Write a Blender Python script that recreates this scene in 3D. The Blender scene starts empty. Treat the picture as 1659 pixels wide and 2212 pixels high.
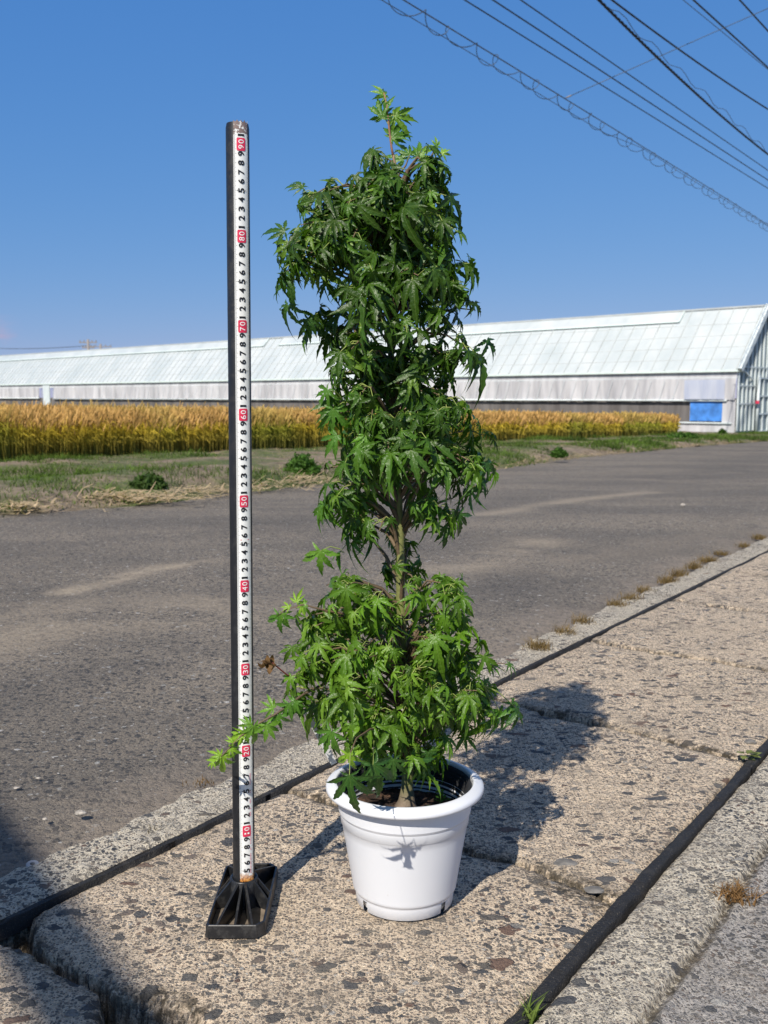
import bpy, math, random
import numpy as np
from mathutils import Vector, Matrix
random.seed(7); rng = np.random.default_rng(11)
R = math.radians
sc = bpy.context.scene; COL = sc.collection

# ------------------------------------------------------------------ camera
PITCH = R(6.58); H = .62; F = 2150.
cd = bpy.data.cameras.new('camera'); cam = bpy.data.objects.new('camera', cd); COL.objects.link(cam)
cam.location = (0, 0, H); cam.rotation_euler = (math.pi/2 - PITCH, 0, 0)
cd.sensor_fit = 'VERTICAL'; cd.sensor_height = 36; cd.lens = 36*F/2212
cd.clip_start = .02; cd.clip_end = 5000
cd.dof.use_dof = True; cd.dof.focus_distance = 1.2; cd.dof.aperture_fstop = 15
sc.camera = cam
# ------------------------------------------------------------------ world and sun
SAZ, SEL = R(24), R(43)          # the shadows run to the right of straight ahead
w = bpy.data.worlds.new('World'); sc.world = w; w.use_nodes = True
nt = w.node_tree; bg = nt.nodes['Background']
sky = nt.nodes.new('ShaderNodeTexSky'); sky.sky_type = 'NISHITA'; sky.sun_disc = False
sky.sun_elevation = SEL; sky.sun_rotation = R(180) + SAZ
sky.air_density = 1.0; sky.dust_density = 0; sky.ozone_density = 10
sep = nt.nodes.new('ShaderNodeSeparateColor'); comb = nt.nodes.new('ShaderNodeCombineColor'); nt.links.new(sky.outputs[0], sep.inputs[0])
for i, (ex, k) in enumerate(((.86, .86), (.5, 1.66), (.25, 4.0))):      # the phone camera's rendition of that sky
    pw = nt.nodes.new('ShaderNodeMath'); pw.operation = 'POWER'; pw.inputs[1].default_value = ex; ml = nt.nodes.new('ShaderNodeMath'); ml.operation = 'MULTIPLY'; ml.inputs[1].default_value = k
    nt.links.new(sep.outputs[i], pw.inputs[0]); nt.links.new(pw.outputs[0], ml.inputs[0]); nt.links.new(ml.outputs[0], comb.inputs[i])
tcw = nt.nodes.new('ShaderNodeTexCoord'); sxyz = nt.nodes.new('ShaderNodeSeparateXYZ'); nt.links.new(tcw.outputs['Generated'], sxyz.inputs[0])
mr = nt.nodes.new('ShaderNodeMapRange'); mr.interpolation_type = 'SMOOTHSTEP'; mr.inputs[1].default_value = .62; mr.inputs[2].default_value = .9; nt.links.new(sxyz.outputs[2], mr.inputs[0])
mxw = nt.nodes.new('ShaderNodeMix'); mxw.data_type = 'RGBA'; nt.links.new(mr.outputs[0], mxw.inputs[0]); nt.links.new(comb.outputs[0], mxw.inputs[6]); mxw.inputs[7].default_value = (2.6, 2.6, 2.6, 1)   # neutral grey added overhead, out of view, to take blue out of the shadows
cn = nt.nodes.new('ShaderNodeTexNoise'); cmp_ = nt.nodes.new('ShaderNodeMapping'); cmp_.inputs['Scale'].default_value = (1, 1, 2.5); nt.links.new(tcw.outputs['Generated'], cmp_.inputs[0]); nt.links.new(cmp_.outputs[0], cn.inputs['Vector']); cn.inputs['Scale'].default_value = 26; cn.inputs['Detail'].default_value = 5
cdv = nt.nodes.new('ShaderNodeVectorMath'); cdv.operation = 'DISTANCE'; nt.links.new(tcw.outputs['Generated'], cdv.inputs[0]); cdv.inputs[1].default_value = Vector((-.366, .929, .049)).normalized()
cf = nt.nodes.new('ShaderNodeMapRange'); cf.interpolation_type = 'SMOOTHSTEP'; cf.inputs[1].default_value = .040; cf.inputs[2].default_value = .004; nt.links.new(cdv.outputs['Value'], cf.inputs[0])
cf2 = nt.nodes.new('ShaderNodeMapRange'); cf2.interpolation_type = 'SMOOTHSTEP'; cf2.inputs[1].default_value = .42; cf2.inputs[2].default_value = .68; nt.links.new(cn.outputs[0], cf2.inputs[0])
cm = nt.nodes.new('ShaderNodeMath'); cm.operation = 'MULTIPLY'; nt.links.new(cf.outputs[0], cm.inputs[0]); nt.links.new(cf2.outputs[0], cm.inputs[1]); cm2 = nt.nodes.new('ShaderNodeMath'); cm2.operation = 'MULTIPLY'; cm2.inputs[1].default_value = .8; nt.links.new(cm.outputs[0], cm2.inputs[0])
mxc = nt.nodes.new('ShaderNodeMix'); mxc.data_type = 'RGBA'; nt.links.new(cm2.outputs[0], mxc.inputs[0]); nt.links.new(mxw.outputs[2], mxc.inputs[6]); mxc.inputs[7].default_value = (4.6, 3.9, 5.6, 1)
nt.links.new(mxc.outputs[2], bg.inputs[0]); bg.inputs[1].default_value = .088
sd = bpy.data.lights.new('sun', 'SUN'); sd.energy = 4.9; sd.angle = R(.5); sd.color = (1, .93, .83)
sun = bpy.data.objects.new('sun', sd); COL.objects.link(sun)
LD = Vector((math.sin(SAZ)*math.cos(SEL), math.cos(SAZ)*math.cos(SEL), -math.sin(SEL)))
sun.rotation_euler = LD.to_track_quat('-Z', 'Y').to_euler(); sun.location = (-3, -6, 8)
sc.view_settings.view_transform = 'Standard'; sc.view_settings.look = 'None'
sc.view_settings.exposure = .22; sc.view_settings.gamma = 1

# ------------------------------------------------------------------ survey helpers (photo bearing -> place)
def ray(x, y):
    a = (x-829.5)/F; b = (1106-y)/F
    return a, b*math.sin(PITCH)+math.cos(PITCH), b*math.cos(PITCH)-math.sin(PITCH)
def A(x, y, d):
    r = ray(x, y); t = d/r[1]; return Vector((r[0]*t, d, H+r[2]*t))
def AZ(x, y, z):
    r = ray(x, y); t = (z-H)/r[2]; return Vector((r[0]*t, r[1]*t, z))
def T(Y):                                     # the land falls away gently
    return -.0229*np.clip(Y-5, 0, 26)
def GT(x, y):
    z = 0
    for i in range(40): p = AZ(x, y, z); z = z*.5+.5*float(T(p.y))
    return p
DS = np.array((.5736, .8192)); DN = np.array((.8192, -.5736))   # along / across the kerb
def sn(p): return p[0]*DS[0]+p[1]*DS[1], p[0]*DN[0]+p[1]*DN[1]
def xy(s, n): return s*DS[0]+n*DN[0], s*DS[1]+n*DN[1]
def _h(i, j, k):
    v = np.sin(i*127.1+j*311.7+k*74.7)*43758.5453; return v-np.floor(v)
def vn(x, y, k=0):
    x = np.asarray(x, float); y = np.asarray(y, float)
    i = np.floor(x); j = np.floor(y); f = x-i; g = y-j; f = f*f*(3-2*f); g = g*g*(3-2*g)
    return (_h(i, j, k)*(1-f)+_h(i+1, j, k)*f)*(1-g)+(_h(i, j+1, k)*(1-f)+_h(i+1, j+1, k)*f)*g
def fbm(x, y, k=0, o=3):
    r = 0; a = .5
    for q in range(o): r = r+a*vn(np.asarray(x)*2**q, np.asarray(y)*2**q, k+q*7); a *= .5
    return r/(1-.5**o)
def sm(a, b, x):
    t = np.clip((x-a)/(b-a), 0, 1); return t*t*(3-2*t)

# ------------------------------------------------------------------ object helpers
def tag(o, label=None, cat=None, group=None, kind=None):
    if label: o['label'] = label
    if cat: o['category'] = cat
    if group: o['group'] = group
    if kind: o['kind'] = kind
    return o
def empty(name, loc, label, cat, group=None, rz=0):
    o = bpy.data.objects.new(name, None); COL.objects.link(o); o.location = loc; o.rotation_euler = (0, 0, rz)
    o.empty_display_size = .05
    return tag(o, label, cat, group)
class MB:
    def __init__(s): s.v = []; s.f = []; s.mi = []
    def add(s, vs, fs, mi=0):
        b = len(s.v); s.v += [tuple(v) for v in vs]; s.f += [tuple(i+b for i in f) for f in fs]; s.mi += [mi]*len(fs)
    def box(s, c, d, M=None, mi=0):
        x, y, z = d[0]/2, d[1]/2, d[2]/2
        vs = [Vector((i*x, j*y, k*z)) for i in (-1, 1) for j in (-1, 1) for k in (-1, 1)]
        if M is not None: vs = [M @ v for v in vs]
        c = Vector(c)
        s.add([v+c for v in vs], [(0,1,3,2),(4,6,7,5),(0,4,5,1),(2,3,7,6),(0,2,6,4),(1,5,7,3)], mi)
    def bar(s, a, b, wd, h, up=(0,0,1), mi=0):
        a = Vector(a); b = Vector(b); d = b-a; L = d.length
        if L < 1e-7: return
        d /= L; u = Vector(up); x = d.cross(u)
        if x.length < 1e-4: x = d.cross(Vector((1,0,0)))
        x.normalize(); u = x.cross(d)
        s.box((a+b)/2, (wd, L, h), Matrix((x, d, u)).transposed(), mi)
    def tube(s, pts, rs, n=8, caps=True, mi=0):
        pts = [Vector(p) for p in pts]
        if not hasattr(rs, '__len__'): rs = [rs]*len(pts)
        vs = []; fs = []; pu = None
        for i, p in enumerate(pts):
            d = (pts[min(i+1, len(pts)-1)]-pts[max(i-1, 0)]).normalized()
            if pu is None:
                pu = d.cross(Vector((0, 0, 1)))
                if pu.length < .05: pu = d.cross(Vector((1, 0, 0)))
            u = (pu-d*pu.dot(d)).normalized(); pu = u; q = d.cross(u)
            for k in range(n):
                a = 2*math.pi*k/n; vs.append(p+(u*math.cos(a)+q*math.sin(a))*rs[i])
        for i in range(len(pts)-1):
            for k in range(n):
                fs.append((i*n+k, i*n+(k+1)%n, (i+1)*n+(k+1)%n, (i+1)*n+k))
        if caps: fs.append(tuple(range(n))[::-1]); fs.append(tuple((len(pts)-1)*n+k for k in range(n)))
        s.add(vs, fs, mi)
    def lathe(s, prof, n=64, c=(0,0,0), mi=0, fn=None):
        vs = []; fs = []
        for r, z in prof:
            for k in range(n):
                a = 2*math.pi*k/n; vs.append((c[0]+r*math.cos(a), c[1]+r*math.sin(a), c[2]+z))
        for i in range(len(prof)-1):
            for k in range(n):
                if fn and fn(i, k): continue
                fs.append((i*n+k, i*n+(k+1)%n, (i+1)*n+(k+1)%n, (i+1)*n+k))
        s.add(vs, fs, mi)
    def build(s, name, mat, parent=None, smooth=False):
        me = bpy.data.meshes.new(name); me.from_pydata(s.v, [], s.f); me.update()
        mats = mat if isinstance(mat, (list, tuple)) else [mat]
        for m in mats: me.materials.append(m)
        if len(mats) > 1: me.polygons.foreach_set('material_index', s.mi)
        if smooth: me.polygons.foreach_set('use_smooth', [True]*len(me.polygons))
        o = bpy.data.objects.new(name, me); COL.objects.link(o)
        if parent: o.parent = parent
        return o
def npmesh(name, V, Fq, mat, parent=None, col=None, smooth=False, fl=None):
    """V (N,3), Fq list of (M,k) int arrays"""
    if not isinstance(Fq, list): Fq = [Fq]
    me = bpy.data.meshes.new(name); me.vertices.add(len(V)); me.vertices.foreach_set('co', np.asarray(V, np.float32).ravel())
    li = np.concatenate([f.ravel() for f in Fq]); tot = np.concatenate([np.full(len(f), f.shape[1]) for f in Fq])
    st = np.concatenate(([0], np.cumsum(tot)[:-1]))
    me.loops.add(len(li)); me.loops.foreach_set('vertex_index', li.astype(np.int32))
    me.polygons.add(len(tot)); me.polygons.foreach_set('loop_start', st.astype(np.int32)); me.polygons.foreach_set('loop_total', tot.astype(np.int32))
    me.update(calc_edges=True); me.validate()
    if smooth: me.polygons.foreach_set('use_smooth', np.ones(len(me.polygons), bool))
    if col is not None:
        a = me.attributes.new('tint', 'FLOAT_COLOR', 'POINT'); c = np.ones((len(V), 4), np.float32); c[:, :3] = col
        a.data.foreach_set('color', c.ravel())
    for k, v in (fl or {}).items():
        a = me.attributes.new(k, 'FLOAT', 'POINT'); a.data.foreach_set('value', np.asarray(v, np.float32))
    me.materials.append(mat)
    o = bpy.data.objects.new(name, me); COL.objects.link(o)
    if parent: o.parent = parent
    return o
def gridmesh(name, X, Y, Z, mat, **k):
    a, b = X.shape; idx = np.arange(a*b).reshape(a, b)
    q = np.stack((idx[:-1, :-1], idx[1:, :-1], idx[1:, 1:], idx[:-1, 1:]), -1).reshape(-1, 4)
    return npmesh(name, np.stack((X, Y, Z), -1).reshape(-1, 3), q, mat, **k)

# ------------------------------------------------------------------ materials
class NT:
    def __init__(s, name, rough=.6):
        s.m = bpy.data.materials.new(name); s.m.use_nodes = True; s.t = s.m.node_tree
        s.b = s.t.nodes['Principled BSDF']; s.b.inputs['Roughness'].default_value = rough
        s.out = s.t.nodes['Material Output']
    def n(s, ty, ins=None, **pr):
        nd = s.t.nodes.new('ShaderNode'+ty)
        for k, v in pr.items(): setattr(nd, k, v)
        for k, v in (ins or {}).items(): s.set(nd.inputs[k], v)
        return nd
    def set(s, inp, v):
        if isinstance(v, bpy.types.NodeSocket): s.t.links.new(v, inp)
        else: inp.default_value = v
    def math(s, op, a, b=0., clamp=False):
        nd = s.n('Math', {0: a, 1: b}, operation=op); nd.use_clamp = clamp; return nd.outputs[0]
    def mix(s, f, a, b, mode='MIX'):
        nd = s.n('Mix', data_type='RGBA', blend_type=mode); s.set(nd.inputs[0], f)
        for k, v in ((6, a), (7, b)): s.set(nd.inputs[k], v if isinstance(v, bpy.types.NodeSocket) else (*v, 1))
        return nd.outputs[2]
    def coord(s): return s.n('TexCoord').outputs['Object']
    def noise(s, vec, scale, detail=3, rough=.55, dist=0):
        nd = s.n('TexNoise', {'Vector': vec, 'Scale': scale, 'Detail': detail, 'Roughness': rough, 'Distortion': dist}); return nd.outputs[0]
    def ramp(s, f, pts):
        nd = s.n('ValToRGB', {0: f}); cr = nd.color_ramp
        while len(cr.elements) > 1: cr.elements.remove(cr.elements[-1])
        for i, (p, c) in enumerate(pts):
            e = cr.elements[0] if i == 0 else cr.elements.new(p); e.position = p
            e.color = (*c, 1) if hasattr(c, '__len__') else (c, c, c, 1)
        return nd.outputs[0]
    def step(s, x, a, b):
        nd = s.n('MapRange', {0: x, 1: a, 2: b, 3: 0., 4: 1.}, interpolation_type='SMOOTHSTEP'); return nd.outputs[0]
    def vor(s, vec, scale, feature='F1', dims='3D', rnd=1.):
        nd = s.n('TexVoronoi', feature=feature, voronoi_dimensions=dims); s.set(nd.inputs['Vector'], vec)
        nd.inputs['Scale'].default_value = scale; nd.inputs['Randomness'].default_value = rnd; return nd
    def bump(s, h, strength=.5, dist=.01):
        nd = s.n('Bump', {'Height': h, 'Strength': strength, 'Distance': dist}); s.set(s.b.inputs['Normal'], nd.outputs[0])
    def base(s, c): s.set(s.b.inputs['Base Color'], c if isinstance(c, bpy.types.NodeSocket) else (*c, 1)); return s.m
def simple(name, c, rough=.6, var=.15, sc_=20, metal=0, bump=0, bd=.003):
    t = NT(name, rough); co = t.coord(); n = t.noise(co, sc_, 5)
    lo = tuple(x*(1-var) for x in c); hi = tuple(min(1, x*(1+var)) for x in c)
    t.base(t.mix(t.step(n, .3, .7), lo, hi)); t.b.inputs['Metallic'].default_value = metal
    if bump: t.bump(n, bump, bd)
    return t.m
def stones(t, vec, scale, keep, size, warp=.25):
    """angular pebbles: returns mask, per-stone random, height"""
    wn = t.n('TexNoise', {'Vector': vec, 'Scale': scale*1.3, 'Detail': 2.}).outputs['Color']
    off = t.n('VectorMath', {0: wn, 1: (.5, .5, .5)}, operation='SUBTRACT').outputs[0]
    sc1 = t.n('VectorMath', {0: off, 'Scale': warp*2/scale}, operation='SCALE').outputs[0]
    v2 = t.n('VectorMath', {0: vec, 1: sc1}, operation='ADD').outputs[0]
    v = t.vor(v2, scale, dims='2D'); e = t.vor(v2, scale, 'DISTANCE_TO_EDGE', '2D')
    sep = t.n('SeparateColor', {0: v.outputs['Color']})
    k = t.math('LESS_THAN', sep.outputs[0], keep)
    rad = t.math('MULTIPLY_ADD', sep.outputs[1], size*.6); t.set(rad.node.inputs[2], size*.5)
    m1 = t.math('SUBTRACT', rad, v.outputs['Distance']); m1 = t.step(m1, -.01, .05)
    m2 = t.step(e.outputs[0], .02, .06)
    m = t.math('MULTIPLY', t.math('MULTIPLY', m1, m2), k)
    return m, sep.outputs[2], m
STN = [(0, (.045, .05, .058)), (.25, (.075, .08, .088)), (.45, (.12, .115, .105)), (.6, (.10, .085, .07)), (.72, (.16, .15, .13)), (.84, (.15, .09, .065)), (.92, (.24, .22, .19)), (1, (.5, .48, .44))]
def concrete(name, mcol, mcol2, k_small=.42, k_big=.3, tone=1.):
    t = NT(name, .85); co = t.coord()
    area = t.step(t.noise(co, 5., 3), .38, .62)
    fine = t.noise(co, 330, 3, .7); med = t.noise(co, 60, 4, .65)
    mat = t.mix(t.step(med, .35, .65), mcol2, mcol)
    mat = t.mix(t.math('MULTIPLY', t.step(fine, .52, .70), .75), mat, tuple(x*.36 for x in mcol))
    grit = t.noise(co, 760, 2, .8); mat = t.mix(t.math('MULTIPLY', t.step(grit, .54, .63), .6), mat, tuple(x*.34 for x in mcol)); mat = t.mix(t.math('MULTIPLY', t.step(grit, .44, .36), .5), mat, tuple(min(.85, x*1.4) for x in mcol))
    mat = t.mix(t.math('MULTIPLY', t.step(fine, .40, .28), .6), mat, tuple(min(.8, x*1.55) for x in mcol))
    m0, r0, h0 = stones(t, co, 260, .66, .46, .5)
    m1, r1, h1 = stones(t, co, 125, k_small, .44, .5)
    mpa = t.n('Mapping', {'Vector': co, 'Rotation': (0, 0, .5), 'Scale': (1, 1.5, 1)}).outputs[0]
    m2, r2, h2 = stones(t, mpa, 48, k_big, .50, .55)
    m3, r3, h3 = stones(t, mpa, 30, k_big*.5, .44, .5)
    am = t.math('MULTIPLY_ADD', area, .7); am.node.inputs[2].default_value = .3
    c = t.mix(t.math('MULTIPLY', m0, .85), mat, t.ramp(r0, STN))
    c = t.mix(t.math('MULTIPLY', m1, am), c, t.ramp(r1, STN))
    s2 = t.mix(t.step(t.noise(co, 150, 4), .4, .7), t.ramp(r2, STN), tuple(x*.8 for x in (.17, .16, .145)))
    s2 = t.mix(.5, s2, t.ramp(r2, STN)); c = t.mix(t.math('MULTIPLY', t.step(grit, .56, .66), .45), c, (.06, .055, .05))
    c = t.mix(t.math('MULTIPLY', m2, .95), c, s2)
    c = t.mix(t.math('MULTIPLY', m3, .95), c, t.ramp(r3, [(p_, tuple(x*1.1 for x in q_)) for p_, q_ in STN[:6]]))
    dirt = t.n('Attribute', attribute_name='dirt').outputs['Fac']
    dm = t.math('MULTIPLY', dirt, t.step(t.noise(co, 90, 4, .7), .35, .6))
    c = t.mix(dm, c, t.mix(t.noise(co, 200, 3), (.035, .03, .018), (.10, .075, .045)))
    st = t.math('MULTIPLY', t.step(t.noise(co, 7., 5, .65), .48, .70), .42)
    c = t.mix(st, c, (.26, .22, .17))
    if tone != 1: c = t.mix(1., c, (tone, tone, tone), 'MULTIPLY')
    hh = t.math('ADD', t.math('ADD', h3, t.math('MULTIPLY', h2, 1.)), t.math('MULTIPLY', h1, .6))
    hh = t.math('ADD', hh, t.math('MULTIPLY', h0, .3)); hh = t.math('ADD', hh, t.math('MULTIPLY', fine, 1.2)); hh = t.math('ADD', hh, t.math('MULTIPLY', med, .9)); hh = t.math('ADD', hh, t.math('MULTIPLY', grit, .35))
    t.bump(hh, 1., .0042)
    return t.base(c)
M = {}
M['slab'] = concrete('worn_concrete', (.84, .665, .475), (.65, .505, .36), .60, .17)
M['kerb'] = concrete('kerb_concrete', (.76, .67, .52), (.55, .48, .38), .7, .08)
M['floor'] = concrete('floor_concrete', (.50, .46, .41), (.36, .335, .31), .6, .08)
def asphalt():
    t = NT('asphalt', .9); co = t.coord()
    mp = t.n('Mapping', {'Vector': co, 'Rotation': (0, 0, R(-55)), 'Scale': (.5, 1.1, 1)}).outputs[0]
    big = t.step(t.noise(mp, 1.0, 5, .6), .36, .64)
    mpl = t.n('Mapping', {'Vector': co, 'Rotation': (0, 0, R(-55)), 'Scale': (.3, 2.0, 1)}).outputs[0]
    dust = t.step(t.noise(mpl, 1.0, 6, .65), .55, .72)
    med = t.noise(co, 28, 4, .6); fine = t.noise(co, 170, 4, .75)
    c = t.mix(big, (.185, .158, .126), (.345, .288, .218))
    c = t.mix(t.math('MULTIPLY', t.step(fine, .50, .68), .8), c, (.045, .044, .044))
    c = t.mix(t.math('MULTIPLY', t.step(fine, .46, .33), .8), c, (.36, .32, .26))
    grit = t.noise(co, 480, 3, .8); c = t.mix(t.math('MULTIPLY', t.step(grit, .50, .60), .6), c, (.05, .048, .046)); c = t.mix(t.math('MULTIPLY', t.step(grit, .45, .36), .55), c, (.38, .34, .28))
    m0, r0, h0 = stones(t, co, 150, .66, .48, .5)
    m1, r1, h1 = stones(t, co, 76, .58, .46, .6)
    ar = [(0, (.035, .037, .042)), (.4, (.088, .083, .078)), (.7, (.19, .165, .135)), (.93, (.22, .20, .17)), (.985, (.45, .44, .41)), (1, (.6, .58, .55))]
    c = t.mix(t.math('MULTIPLY', m0, .9), c, t.ramp(r0, ar)); c = t.mix(t.math('MULTIPLY', m1, .95), c, t.ramp(r1, ar))
    c = t.mix(t.math('MULTIPLY', t.math('MULTIPLY', dust, .6), t.step(t.noise(co, 60, 4, .7), .25, .6)), c, (.34, .28, .21))
    pl = t.n('Attribute', attribute_name='pale').outputs['Fac']
    c = t.mix(t.math('MULTIPLY', pl, t.math('MULTIPLY_ADD', t.step(t.noise(co, 80, 4, .7), .30, .62), .8)), c, (.46, .38, .28))
    dk = t.n('Attribute', attribute_name='worn').outputs['Fac']; c = t.mix(t.math('MULTIPLY', dk, .5), c, (.06, .058, .058))
    ed = t.n('Attribute', attribute_name='dust').outputs['Fac']
    c = t.mix(t.math('MULTIPLY', ed, t.step(t.noise(co, 40, 4, .7), .25, .65)), c, (.30, .25, .20))
    c = t.mix(t.math('MULTIPLY', t.step(med, .55, .75), .22), c, (.08, .078, .075))
    ck = t.n('Attribute', attribute_name='crack').outputs['Fac']
    c = t.mix(ck, c, (.02, .02, .02))
    h = t.math('ADD', t.math('MULTIPLY', fine, 1.), t.math('ADD', t.math('MULTIPLY', h0, .6), h1)); t.bump(h, 1., .008)
    return t.base(c)
M['asphalt'] = asphalt()
def rubber():
    t = NT('black_rubber', .75); co = t.coord(); n = t.noise(co, 160, 5, .7)
    du = t.step(t.noise(co, 35, 4), .5, .8)
    c = t.mix(t.math('MULTIPLY', du, .6), (.013, .013, .014), (.06, .054, .047)); c = t.mix(t.math('MULTIPLY', t.step(t.noise(co, 420, 3, .7), .60, .68), .5), c, (.22, .19, .15)); t.bump(n, 1., .005); return t.base(c)
M['rubber'] = rubber()
def tintmat(name, rough=.5, trans=0., coat=0., ribs=False, spec=.5, bump=0):
    t = NT(name, rough); at = t.n('Attribute', attribute_name='tint').outputs['Color']; c = at
    t.b.inputs['Specular IOR Level'].default_value = spec
    if bump:
        co = t.coord(); t.bump(t.noise(co, 240, 3), bump, .0016)
    if ribs:
        rb = t.n('Attribute', attribute_name='rib').outputs['Fac']
        f = t.math('MULTIPLY', t.step(rb, .86, 1.), .45)
        c = t.mix(f, at, t.mix(.5, at, (.30, .42, .12)))
    t.base(c)
    if trans:
        tr = t.n('BsdfTranslucent'); c2 = t.mix(1., c, (1.5, 1.7, .6), 'MULTIPLY'); t.set(tr.inputs[0], c2)
        mx = t.n('MixShader', {0: trans}); t.t.links.new(t.b.outputs[0], mx.inputs[1]); t.t.links.new(tr.outputs[0], mx.inputs[2])
        t.t.links.new(mx.outputs[0], t.out.inputs[0])
    return t.m
M['leaf'] = tintmat('maple_leaf', .38, .28, ribs=True, spec=.4, bump=.8)
M['grass'] = tintmat('grass_blade', .65, .25, spec=.2)
M['wheat'] = tintmat('wheat_stalk', .6, .2, spec=.2)
M['bark'] = tintmat('young_bark', .7, bump=.5)
def soilm():
    t = NT('potting_soil', .95); co = t.coord(); n = t.noise(co, 120, 5, .7)
    t.bump(n, 1, .01); return t.base(t.mix(t.step(n, .35, .7), (.02, .012, .008), (.13, .07, .04)))
M['soil'] = soilm()
def plastic_white():
    t = NT('white_plastic', .32); co = t.coord()
    sp = t.noise(co, 90, 5, .7); sm_ = t.noise(co, 14, 4)
    c = t.mix(t.math('MULTIPLY', t.step(sp, .66, .74), .5), (.69, .705, .73), (.42, .38, .33))
    c = t.mix(t.math('MULTIPLY', t.step(sm_, .5, .75), .10), c, (.6, .58, .55))
    t.b.inputs['Subsurface Weight'].default_value = 0
    t.bump(sm_, .05, .002); return t.base(c)
M['white_plastic'] = plastic_white(); M['tag_plastic'] = simple('tag_plastic', (.55, .56, .56), .5, .1, 40)
def dusty_black(name, dust=.35, rough=.35):
    t = NT(name, rough); co = t.coord(); n = t.step(t.noise(co, 70, 5, .75), .45, .75)
    fs = t.step(t.noise(co, 500, 2), .62, .7)
    f = t.math('ADD', t.math('MULTIPLY', n, dust), t.math('MULTIPLY', fs, .12))
    t.set(t.b.inputs['Roughness'], t.math('MULTIPLY_ADD', n, .35)); t.b.inputs['Roughness'].links[0].from_node.inputs[2].default_value = rough
    return t.base(t.mix(f, (.012, .013, .015), (.10, .095, .085)))
M['black_plastic'] = dusty_black('dusty_black_plastic'); M['matt_black'] = dusty_black('matt_black_plastic', .02, .85); M['black_pole'] = dusty_black('black_painted_pipe', .12, .42)
M['tray_dirt'] = simple('sandy_tray_floor', (.17, .135, .10), .9, .35, 60)
def tapem():
    t = NT('tape_face', .35); co = t.coord(); sep = t.n('SeparateXYZ', {0: co})
    n = t.noise(co, 260, 5, .7); lo = t.step(sep.outputs[2], .056, .036)
    rust = t.step(t.math('ADD', n, t.math('MULTIPLY', lo, .38)), .66, .74)
    edge = t.step(t.noise(co, 22, 3, .6), .70, .74)
    hi = t.step(t.math('ADD', t.noise(co, 210, 4, .7), t.math('MULTIPLY', t.step(sep.outputs[2], .902, .918), .3)), .68, .76)
    rc = t.ramp(t.noise(co, 420, 4), [(.3, (.10, .03, .01)), (.5, (.50, .19, .03)), (.7, (.75, .42, .12))])
    mu = t.math('MULTIPLY', rust, lo)
    c = t.mix(t.math('MULTIPLY', t.step(n, .4, .75), .12), (.78, .79, .76), (.5, .5, .47))
    c = t.mix(mu, c, rc); c = t.mix(t.math('MULTIPLY', hi, t.step(sep.outputs[2], .897, .903)), c, (.22, .16, .14))
    return t.base(c)
M['tape'] = tapem()
M['ink'] = simple('black_ink', (.012, .012, .014), .5); M['tick'] = simple('grey_ink', (.10, .10, .10), .5)
M['red_ink'] = simple('red_ink', (.62, .03, .08), .45, .08); M['white_ink'] = simple('white_ink', (.85, .85, .83), .45, .03)
M['pink_ink'] = simple('faded_pink_ink', (.80, .36, .38), .5)
def film(name, c, c2, trans=.25, fold=False, rough=.4):
    t = NT(name, rough); co = t.coord()
    mp = t.n('Mapping', {'Vector': co, 'Scale': (1, 1, .12)}).outputs[0]
    n = t.noise(mp, 2.2 if fold else .7, 5, .65)
    cc = t.mix(t.step(n, .3, .7), c, c2); t.base(cc)
    tr = t.n('BsdfTranslucent'); t.set(tr.inputs[0], cc)
    mx = t.n('MixShader', {0: trans}); t.t.links.new(t.b.outputs[0], mx.inputs[1]); t.t.links.new(tr.outputs[0], mx.inputs[2]); t.t.links.new(mx.outputs[0], t.out.inputs[0])
    return t.m
M['roof_film'] = film('roof_film', (.50, .56, .575), (.64, .68, .685), .15)
M['side_film'] = film('side_film', (.46, .455, .47), (.72, .71, .72), .15, True, .6)
M['gable_film'] = film('gable_film', (.20, .27, .30), (.29, .36, .38), .1, True)
M['net'] = film('shade_net', (.10, .09, .085), (.19, .175, .165), .05, True, .9)
M['frame'] = simple('galvanised_frame', (.62, .68, .68), .45, .08, 3); M['mint'] = simple('mint_trim', (.68, .78, .74), .5, .08, 3)
M['bluetarp'] = simple('blue_sheet', (.06, .22, .60), .6, .35, 2.5); M['concrete_base'] = simple('footing', (.42, .40, .36), .9, .2, 4)
M['wood'] = simple('weathered_timber', (.14, .09, .055), .8, .3, 8, bump=.3)
M['wire'] = simple('wire_sheath', (.012, .013, .016), .5); M['wire_grey'] = simple('steel_wire', (.07, .09, .12), .45, .2, 5)
M['polec'] = simple('pole_concrete', (.25, .23, .22), .8); M['metal'] = simple('washer_steel', (.42, .41, .40), .35, .1, 60, .3)
M['stone_l'] = simple('pale_stone', (.34, .31, .27), .85, .4, 160, bump=.8); M['stone_d'] = simple('grey_stone', (.16, .15, .135), .75, .3, 60, bump=.4)

# ================================================================== SETTING
def vergemat():
    t = NT('verge_earth', .95); co = t.coord(); a = t.noise(co, .9, 5, .6); b = t.noise(co, 9, 5, .7)
    g = t.mix(t.step(b, .3, .7), (.05, .075, .018), (.11, .13, .035)); d = t.mix(t.step(b, .3, .7), (.12, .09, .06), (.28, .22, .15))
    t.bump(b, .8, .05); return t.base(t.mix(t.step(a, .42, .58), d, g))
M['verge'] = vergemat()
# wide ground sheet
gx = np.concatenate((-np.geomspace(400, 4, 30), np.linspace(-3, 3, 7), np.geomspace(4, 400, 30)))
gy = np.concatenate((-np.geomspace(300, 3, 20), np.linspace(0, 40, 41), np.geomspace(42, 900, 30)))
X, Y = np.meshgrid(gx, gy, indexing='ij')
tag(gridmesh('ground', X, Y, T(Y)-.09, M['verge'], smooth=True), kind='structure')

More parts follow.
